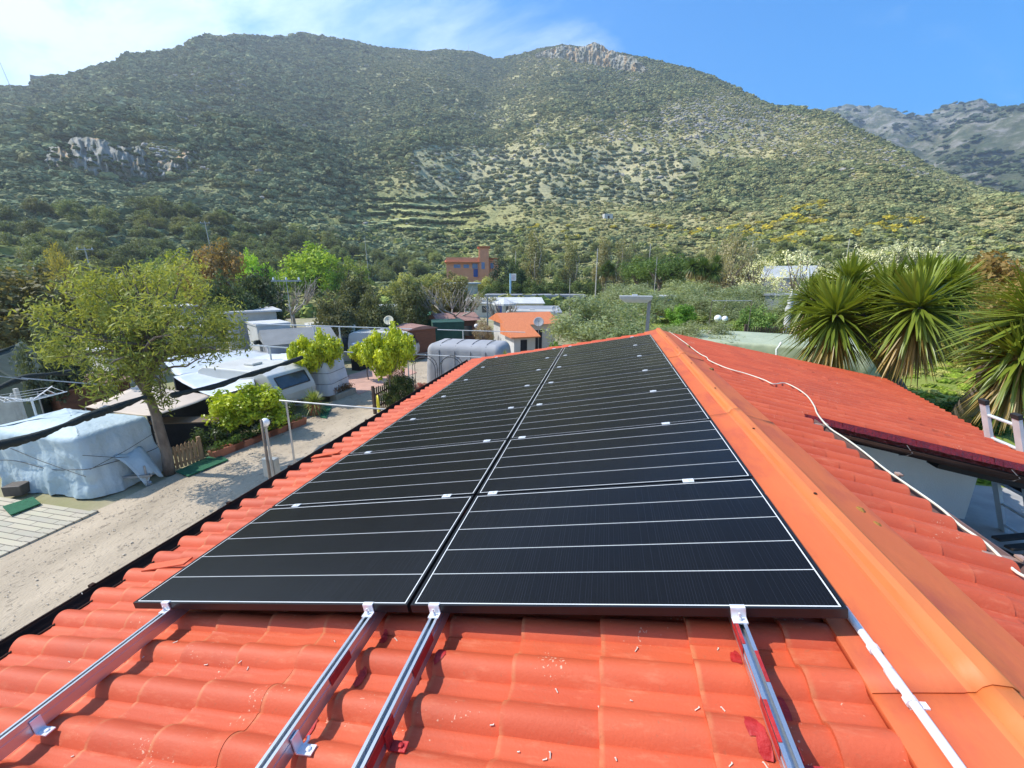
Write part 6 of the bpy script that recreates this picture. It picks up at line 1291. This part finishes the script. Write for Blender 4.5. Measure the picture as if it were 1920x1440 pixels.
# dark tents, sheds and a clothes dryer on the far left
sheet('tarpaulin_tent', 'dark green tarpaulin tent at the left edge behind the golden tree', 'tent', [P(-40, 672, 24), P(40, 640, 27), P(140, 700, 24.5), P(70, 735, 21.5)], m_dgreen, .10, walls=[0, 2, 3], wallmat=m_dgreen)
shed('garden_shed', 'small rusty-roofed shed under the left side of the golden tree', 'shed', 92, 21.5, 66, 735, 1.6, m_wood, pm('rusty_sheet', (.26, .095, .05), (.18, .065, .04), 4, .8), .3, 'flat', .12, flat_t=.05)
shed('cabin', 'grey-roofed cabin at the far left under the olive-brown trees', 'cabin', 20, 38, 90, 596, 3, m_whitew, m_greyroof, .3, 'slope', .15, [('window', .4, .55, .4, .75, WIN)])
shed('cabin', 'white-roofed cabin behind the golden tree trunk fork', 'cabin', 215, 30, 80, 660, 3, m_cream, m_whiter, .3, 'flat', .15, [('window', .3, .5, .4, .75, WIN)])
shed('cabin', 'brownish low cabin left of the beige awning', 'cabin', 150, 25, 70, 722, 2.5, m_wood, m_woodroof, .3, 'flat', .15, [('window', .5, .7, .4, .75, WIN)])
shed('cabin', 'pale canvas-roofed cabin seen above the white awning', 'cabin', 300, 42, 90, 575, 3, m_whitew, m_whiter, .2, 'flat', .2, [('window', .3, .5, .4, .75, WIN)])
cd_ = P(66, 772, 18.8); cd_[2] = 0; root = thing('clothes_dryer', 'rotary clothes dryer with bare arms behind the blue covered caravan', 'clothes dryer', cd_); hz = HZ(cd_, 60, 745)
MB().tube([(0, 0, 0), (0, 0, hz)], .03, 8).build('pole', m_pvc, root)
for i in range(4): a = i*math.pi/2+.5; MB().bar((0, 0, hz-.1), (.9*math.cos(a), .9*math.sin(a), hz+.12), .025).build('arm', m_pvc, root)
mb = MB()
for r in (.45, .65, .85):
    for i in range(4): a, c = i*math.pi/2+.5, (i+1)*math.pi/2+.5; mb.tube([(r*math.cos(a), r*math.sin(a), hz-.1+.245*r), (r*math.cos(c), r*math.sin(c), hz-.1+.245*r)], .006, 4)
mb.build('line', m_pvc, root)
# shade nets rolled up along their cables
def roll(label, path, r, mat, seed):
    pts = smooth_pts([Vector(P(*p)) for p in path], 10); o0 = pts[0].copy(); root = thing('rolled_shade_net', label, 'shade net', o0); rg = np.random.default_rng(seed); mb = MB(); s = 0; rr = []
    for i, p in enumerate(pts):
        if i: s += (p-pts[i-1]).length
        rr.append(r*.62*(.35+.65*abs(math.sin(s*1.9+seed))**.5)*rg.uniform(.85, 1.15))
    mb.tube([p-o0-Vector((0, 0, rr[i]*.6)) for i, p in enumerate(pts)], rr, 8); mb.build('net', mat, root, smooth=True); MB().tube([p-o0+Vector((0, 0, .01)) for p in pts], .010, 5).build('cable', m_strap, root)
m_net = pm('black_green_net', (.012, .020, .019), (.022, .032, .03), 8, .9, .6, 30)
roll('rolled black shade net slung over the pale blue covered caravan', [(-14, 832, 12.0), (60, 815, 12.4), (120, 795, 12.6), (165, 776, 12.9), (215, 760, 13.2), (272, 742, 13.6)], .15, m_net, 1)
roll('rolled black shade net running over the white awnings to the small lime-green tree', [(322, 738, 13.8), (400, 722, 14.5), (460, 702, 15.6), (520, 684, 16.4), (565, 668, 17.6)], .14, m_net, 2)
roll('rolled dark shade net hanging before the dark green tent at the left edge', [(-12, 730, 18), (40, 706, 18.6), (90, 700, 19.2), (134, 694, 19.8)], .16, m_net, 3)
roll('rolled green shade net sagging from the cream cabin to the thick-limbed mulberry', [(478, 640, 27), (540, 628, 29), (590, 611, 31), (650, 602, 33), (700, 592, 35), (745, 583, 37), (800, 572, 39)], .20, m_net, 4)
roll('short rolled shade net at the far left between the olive-brown trees', [(-12, 660, 26), (10, 655, 26.5), (45, 652, 27)], .2, m_net, 5)
# pipe frames that carry the nets
def pframe(label, bars, posts, r=.022, mat=None):
    a0 = P(*bars[0][0]); root = thing('pipe_frame', label, 'pipe frame', (a0[0], a0[1], 0)); o0 = np.array([a0[0], a0[1], 0])
    for a, b in bars: MB().tube([P(*a)-o0, P(*b)-o0], r, 7).build('bar', mat or m_gal, root)
    for p in posts: q = P(*p)-o0; g0 = float(gz(*(q+o0)[:2])); MB().tube([(q[0], q[1], g0), tuple(q)], r*1.25, 7).build('post', mat or m_gal, root)
pframe('galvanised pipe frame reaching from the lane to the left eave', [((524, 751, 9.6), (728, 768, 8.4))], [(536, 752, 9.55)], .017)
pframe('pale pipe frame behind the brown shed and the larger lime tree', [((475, 607, 25), (772, 617, 24)), ((468, 647, 22), (662, 661, 21.5))], [(588, 612, 24.6), (636, 613, 24.5), (752, 618, 24), (505, 650, 22)], .03, pm('pale_pipe', (.60, .60, .58), None))
pframe('thin pipe frame above the grey ribbed cover', [((762, 664, 18.5), (925, 671, 17.8)), ((820, 618, 25), (985, 623, 24.5))], [(764, 664, 18.5), (868, 620, 25)], .022, pm('pale_pipe', (.6, .6, .58), None))
pframe('white pipe frame across the left edge under the golden tree', [((-10, 704, 18), (52, 712, 18.3)), ((40, 709, 17.6), (222, 724, 17.2))], [], .016, m_gal)
# metal garden arches by the grey cover
for lab, cx, w, d in (('left hoop of the iron garden arches beside the grey ribbed cover', 785, 46, 17), ('right hoop of the iron garden arches beside the grey ribbed cover', 838, 44, 16.6)):
    b, dp = frame_px(cx, 0, d); k = dp/F; h = HZ(b, cx, 670); mb = MB(); wv = w*k/2
    for dy in (0, .35): mb.tube([(-wv, dy, 0), (-wv, dy, h-wv)]+[(-wv*math.cos(a), dy, h-wv+wv*math.sin(a)) for a in np.linspace(.2, math.pi-.2, 9)]+[(wv, dy, h-wv), (wv, dy, 0)], .014, 6)
    for a in np.linspace(.3, math.pi-.3, 5): mb.tube([(-wv*math.cos(a), 0, h-wv+wv*math.sin(a)), (-wv*math.cos(a), .35, h-wv+wv*math.sin(a))], .008, 5)
    o = mb.build('garden_arch', m_strap, loc=b, smooth=True); o.rotation_euler = (0, 0, .15); tag(o, lab, 'garden arch')
# lamps
def globe(name, label, px, py, dist, rpx, z0=None, extra=False, pole=m_gal):
    c = P(px, py, dist); dp = np.dot(c-CAM, RM[2]); r = rpx*dp/F; g0 = float(gz(c[0], c[1])) if z0 is None else z0; root = thing(name, label, 'lamp', (c[0], c[1], g0)); h = c[2]-g0
    MB().lathe([(r*math.cos(a), r*math.sin(a)) for a in np.linspace(-1.2, 1.5, 12)], (0, 0, h), 18).build('globe', pm('opal_globe', (.82, .83, .82), None, rough=.3), root, smooth=True)
    mb = MB(); mb.tube([(0, 0, 0), (0, 0, h-r*.9)], .026, 8); mb.lathe([(.05, 0), (.06, .04), (.05, .07)], (0, 0, h-r-.02), 10); mb.build('pole', pole, root); return root, h
root, h = globe('globe_lamp', 'white globe lamp on a slim pole at the lane edge by the house', 497, 792, 10.4, 8.0)
MB().box((-.12, .10, h-1.15), (.34, .16, .46)).build('meter_box', pm('grey_box', (.30, .32, .31), (.25, .27, .26), 4, .7), root, bevel=.015)
b = P(488, 790, 10.2); b[2] = 0; o = MB().tube([(0, 0, 0), (.02, 0, 1.2), (.0, .03, HZ(b, 488, 788))], [.038, .033, .028], 8).build('wooden_stake', m_bark, loc=b, smooth=True); tag(o, 'rough wooden stake standing against the lane globe lamp', 'stake')
globe('globe_lamp', 'left of the two small white globe lamps under the silver olives', 1346, 597, 21, 6.5); globe('globe_lamp', 'right of the two small white globe lamps under the silver olives', 1359, 598, 21, 5.5)
globe('globe_lamp', 'small white globe lamp among the sheds by the clipped bush', 893, 611, 33, 4.0)
b = P(1218, 560, 13.6); g0 = float(gz(b[0], b[1])); root = thing('street_lamp', 'grey street lamp with a flat tray-like head rising behind the roof ridge', 'street lamp', (b[0], b[1], g0)); h = b[2]-g0; k = np.dot(b-CAM, RM[2])/F
mb = MB(); mb.box((0, 0, h/2), (.10, .08, h)); mb.build('post', pm('dull_post', (.33, .30, .29), (.26, .24, .23), 4, .6), root)
mb = MB(); wl = 54*k; mb.add([(-wl, -.16, h-.02), (.05, -.16, h-.02), (.05, .16, h-.02), (-wl, .16, h-.02), (-wl-.02, -.2, h+.08), (.08, -.2, h+.08), (.08, .2, h+.08), (-wl-.02, .2, h+.08), (-wl*.8, -.09, h-.12), (-.05, -.09, h-.12), (-.05, .09, h-.12), (-wl*.8, .09, h-.12)],
                                [(4, 5, 6, 7), (0, 4, 7, 3), (1, 2, 6, 5), (0, 1, 5, 4), (2, 3, 7, 6), (8, 9, 1, 0), (10, 11, 3, 2), (9, 10, 2, 1), (11, 8, 0, 3), (11, 10, 9, 8)]); mb.box((-wl*.5, 0, h+.10), (.16, .12, .05)); mb.build('lamp_head', pm('lamp_grey', (.52, .53, .54), (.46, .47, .48), 4, .4), root, bevel=.008)
# sign on its pole, masts and utility poles
b, dp = frame_px(957, 0, 72); k = dp/F; h = HZ(b, 957, 513)-b[2]; root = thing('pole_sign', 'white square sign with faint red and blue marks on a pale blue pole', 'sign', b)
MB().tube([(0, 0, 0), (0, 0, h)], .16, 8).build('pole', pm('pale_blue_paint', (.30, .48, .60), None), root); MB().box((6*k, 0, h-6.5*k), (10*k, .2, 13*k)).build('board', m_whiter, root)
mb = MB(); mb.box((6*k, -.11, h-4*k), (6*k, .02, 1.3*k)); mb.box((6*k, -.11, h-6.5*k), (7*k, .02, .8*k)); mb.box((6*k, -.11, h-9.5*k), (5*k, .02, 1.6*k), 0); mb.build('mark', pm('faded_mark', (.45, .25, .25), (.25, .28, .42), 2), root)
def pole(name, label, px, top, dist, r, cat='pole', arms=0, lean=0, mat=None, base_py=None):
    b = P(px, 520, dist); b[2] = max(float(gz(b[0], b[1])), float(hill(b[0], b[1]))); h = HZ(b, px, top)-b[2]; root = thing(name, label, cat, b)
    MB().tube([(0, 0, -.2), (lean*h, 0, h)], [r*.75, r*.5], 8).build('shaft', mat or pm('grey_pole', (.45, .43, .38), (.38, .36, .32), 3), root)
    if arms:
        for i, zz in enumerate((.97, .92)[:arms]): MB().box((lean*h, 0, h*zz), (1.9-.5*i, .10, .10), .4).build('crossarm', m_gal, root)
        mb = MB()
        for x in (-.8, 0, .8): mb.lathe([(.05, 0), (.07, .08), (.04, .2)], (x*math.cos(.4)+lean*h, x*math.sin(.4), h*.97+.04), 7)
        mb.build('insulator', m_pvc, root)
pole('utility_pole', 'utility pole with a crossarm above the golden tree', 177, 464, 76, .13, arms=1, lean=-.05); pole('utility_pole', 'leaning pale utility pole above the russet-brown tree', 407, 415, 112, .15, arms=1, lean=-.05); pole('utility_pole', 'thin bare pole in front of the terraces', 693, 444, 96, .11, lean=-.03)
pole('lamp_mast', 'tall grey lamp mast between two pale poplars', 1118, 466, 62, .13); pole('utility_pole', 'thin pole above the left end of the umbrella pine', 1215, 458, 72, .10); pole('utility_pole', 'slim pole in front of the wide umbrella pine', 1229, 482, 58, .07); pole('utility_pole', 'pole beside the pale leaning tree', 1403, 452, 76, .11)
pole('utility_pole', 'thin white pole before the dark tree row', 1069, 521, 66, .08); pole('utility_pole', 'leaning pole behind the almond trees', 1586, 448, 62, .09, lean=-.04); pole('utility_pole', 'short white pole left of the poplars with a stay wire', 967, 470, 86, .12)
pole('utility_pole', 'grey-blue timber post in front of the long white building', 913, 553, 40, .12, mat=pm('blue_grey_post', (.22, .27, .31), (.17, .21, .25), 3)); pole('utility_pole', 'slim pole rising beside the left pruned mulberry', 536, 522, 33, .05, arms=1)
pole('radio_mast', 'thin radio mast on the saddle between the summits', 888, 84, 790, .35, 'mast')
def wire(label, pts, r=.015, sag=.6):
    a, b = Vector(P(*pts[0])), Vector(P(*pts[1])); MBq = MB(); MBq.tube([a+(b-a)*t-Vector((0, 0, sag*4*t*(1-t)))-a for t in np.linspace(0, 1, 24)], r, 5); o = MBq.build('overhead_wire', m_strap, loc=a); tag(o, label, 'wire')
wire('sagging wire from the dark glossy trees to the pole beside the left pruned mulberry', ((400, 566, 34), (536, 560, 33)), .014, .5)
wire('wire from the pole beside the left pruned mulberry towards the round olive trees', ((536, 548, 33), (700, 572, 36)), .014, .5)
wire('wire reaching from the grey-blue timber post to the orange-roofed bungalow', ((913, 612, 38), (960, 622, 30)), .014, .3)
# ruined fort and its frames on the left shoulder
for (lab, px, top, r) in (('left thin lattice mast by the ruin on the left summit', 85, 136, .28), ('right thin lattice mast by the ruin on the left summit', 116, 134, .28)): pole('lattice_mast', lab, px, top, 560, r, 'mast', lean=-.25)
b = P(100, 150, 585); root = thing('ruined_fort', 'low ruined stone wall on the left summit line', 'ruin', (b[0], b[1], HZ(b, 100, 172))); root.rotation_euler = (0, 0, 1.05); mb = MB(); kk = np.dot(b-CAM, RM[2])/F
mb.box((0, 0, 9*kk), (60*kk, 8, 18*kk)); mb.build('wall', m_rock, root); MB().box((14*kk, 0, 20*kk), (22*kk, 7, 5*kk)).build('parapet', m_rock, root)
# green pool cover and white pipe, garden odds and ends
pc = P(1450, 660, 17); g0 = float(gz(pc[0], pc[1])); root = thing('covered_pool', 'raised pool under a pale green cover beyond the far roof edge', 'pool', (pc[0], pc[1], g0), -.25); hp = HZ(pc, 1450, 634)-g0
V, Fs = coverarr(5.4, 3.2, max(hp, .5), rise=.04, wr=.05, skirt=.02, rc=.6, rt=.1, seed=14); arrmesh('cover', V, Fs, pm('pale_green_cover', (.42, .45, .30), (.33, .37, .24), .9, .6, .4, 5), root, smooth=True)
mb = MB(); p0 = P(1457, 672, 14.2); g0 = float(gz(p0[0], p0[1])); q = [P(1456, 672, 14.2), P(1456, 655, 14.2), P(1462, 648, 14.2), P(1465, 641, 14.2)]; mb.tube([(p0[0], p0[1], g0)]+q, .03, 7); o = mb.build('bent_pipe', m_pvc, smooth=True); tag(o, 'short bent white pipe standing at the far edge of the wing roof', 'pipe')
pw = P(1483, 560, 24); g0 = float(gz(pw[0], pw[1])); hw = HZ(pw, 1483, 542)-g0; root = thing('white_pillar', 'white turned garden pillar left of the big yucca', 'pillar', (pw[0], pw[1], g0)); MB().lathe([(.30, 0), (.30, .12), (.16, .2), (.13, hw*.5), (.18, hw*.62), (.10, hw*.72), (.14, hw*.8), (.05, hw*.9), (.02, hw)], (0, 0, 0), 14).build('shaft', m_whiter, root, smooth=True)
b = P(1360, 566, 19); root = thing('white_rail', 'thin white horizontal rail among the silver olives', 'rail', (b[0], b[1], float(gz(b[0], b[1]))))
a0, a1 = P(1335, 564, 19)-np.array(root.location), P(1410, 564, 19)-np.array(root.location); MB().tube([a0, a1], .016, 6).build('bar', m_gal, root)
for q in (a0, a1): MB().tube([(q[0], q[1], 0), tuple(q)], .012, 6).build('post', m_bark, root)
# ladder on the wing eave
def lp(z, y): return np.array([3.11-.36*(z-4.292), y, z])
m_lad = pm('ladder_aluminium', (.55, .60, .62), (.46, .50, .52), 5, .6, spec=.2)
root = thing('ladder', 'aluminium ladder with black caps leaning on the wing eave at the right edge', 'ladder', (4.0, 4.0, 2.6)); o0 = np.array(root.location)
for y in (4.2, 3.8):
    MB().bar(lp(2.4, y)-o0, lp(4.30 if y > 4 else 4.26, y)-o0, .085, .032).build('stile', m_lad, root); MB().bar(lp(4.29 if y > 4 else 4.25, y)-o0, lp(4.34 if y > 4 else 4.30, y)-o0, .095, .042).build('cap', m_tyre, root)
for z in np.arange(2.55, 4.25, .27): MB().tube([lp(z, 4.2)-o0, lp(z, 3.8)-o0], .017, 7).build('rung', m_lad, root)
# things stacked on the paving under the wing
o = MB().box((3.6, .9, 2.67), (5.4, 9.2, .10)).build('garden_paving', pm('grey_paving', (.40, .385, .365), (.30, .29, .275), 3, .9)); struct(o)  # widened and lightened so its bounce brightens the shaded wing wall
root = thing('slatted_bench', 'dark folded slatted bench on the paving by the ladder foot', 'bench', (3.55, 3.3, 2.72), .35)
for i in range(6): MB().box((0, -.30+i*.11, .22+.03*i), (1.25, .075, .025), ry=0).build('slat', m_dark, root)
for x in (-.5, .5): MB().box((x, 0, .13), (.06, .62, .20)).build('leg', m_dark, root)
mb = MB(); rg = np.random.default_rng(77)
for i in range(12): mb.tube([(rg.uniform(-.3, .3), rg.uniform(-.25, .25), rg.uniform(.0, .10)) for _ in range(3)], .008, 5)
o = mb.build('wire_heap', m_pvc, loc=(4.45, 4.6, 2.73)); tag(o, 'tangle of pale pipes and wire on the garden paving', 'wire')
o = MB().lathe([(.10, 0), (.14, .10), (.15, .24), (.12, .27)], (0, 0, 0), 12).build('yellow_bucket', pm('yellow_plastic', (.70, .48, .02), None), loc=(5.15, 5.9, 2.70), smooth=True); tag(o, 'small yellow bucket behind the ladder', 'bucket')
# ------------------------------------------------------------------ thin sea haze
mhz = bpy.data.materials.new('haze_air'); mhz.use_nodes = True; nt = mhz.node_tree; nt.nodes.clear(); o_ = N(nt, 'ShaderNodeOutputMaterial'); pv = N(nt, 'ShaderNodeVolumePrincipled')
pv.inputs['Color'].default_value = (.80, .90, 1.0, 1); pv.inputs['Density'].default_value = .00040; pv.inputs['Anisotropy'].default_value = .35; nt.links.new(pv.outputs[0], o_.inputs['Volume'])
hzo = MB().box((0, 0, 270), (4600, 4600, 543)).build('haze', mhz); hzo['kind'] = 'stuff'; hzo['label'] = 'thin bluish sea haze in front of the hills'
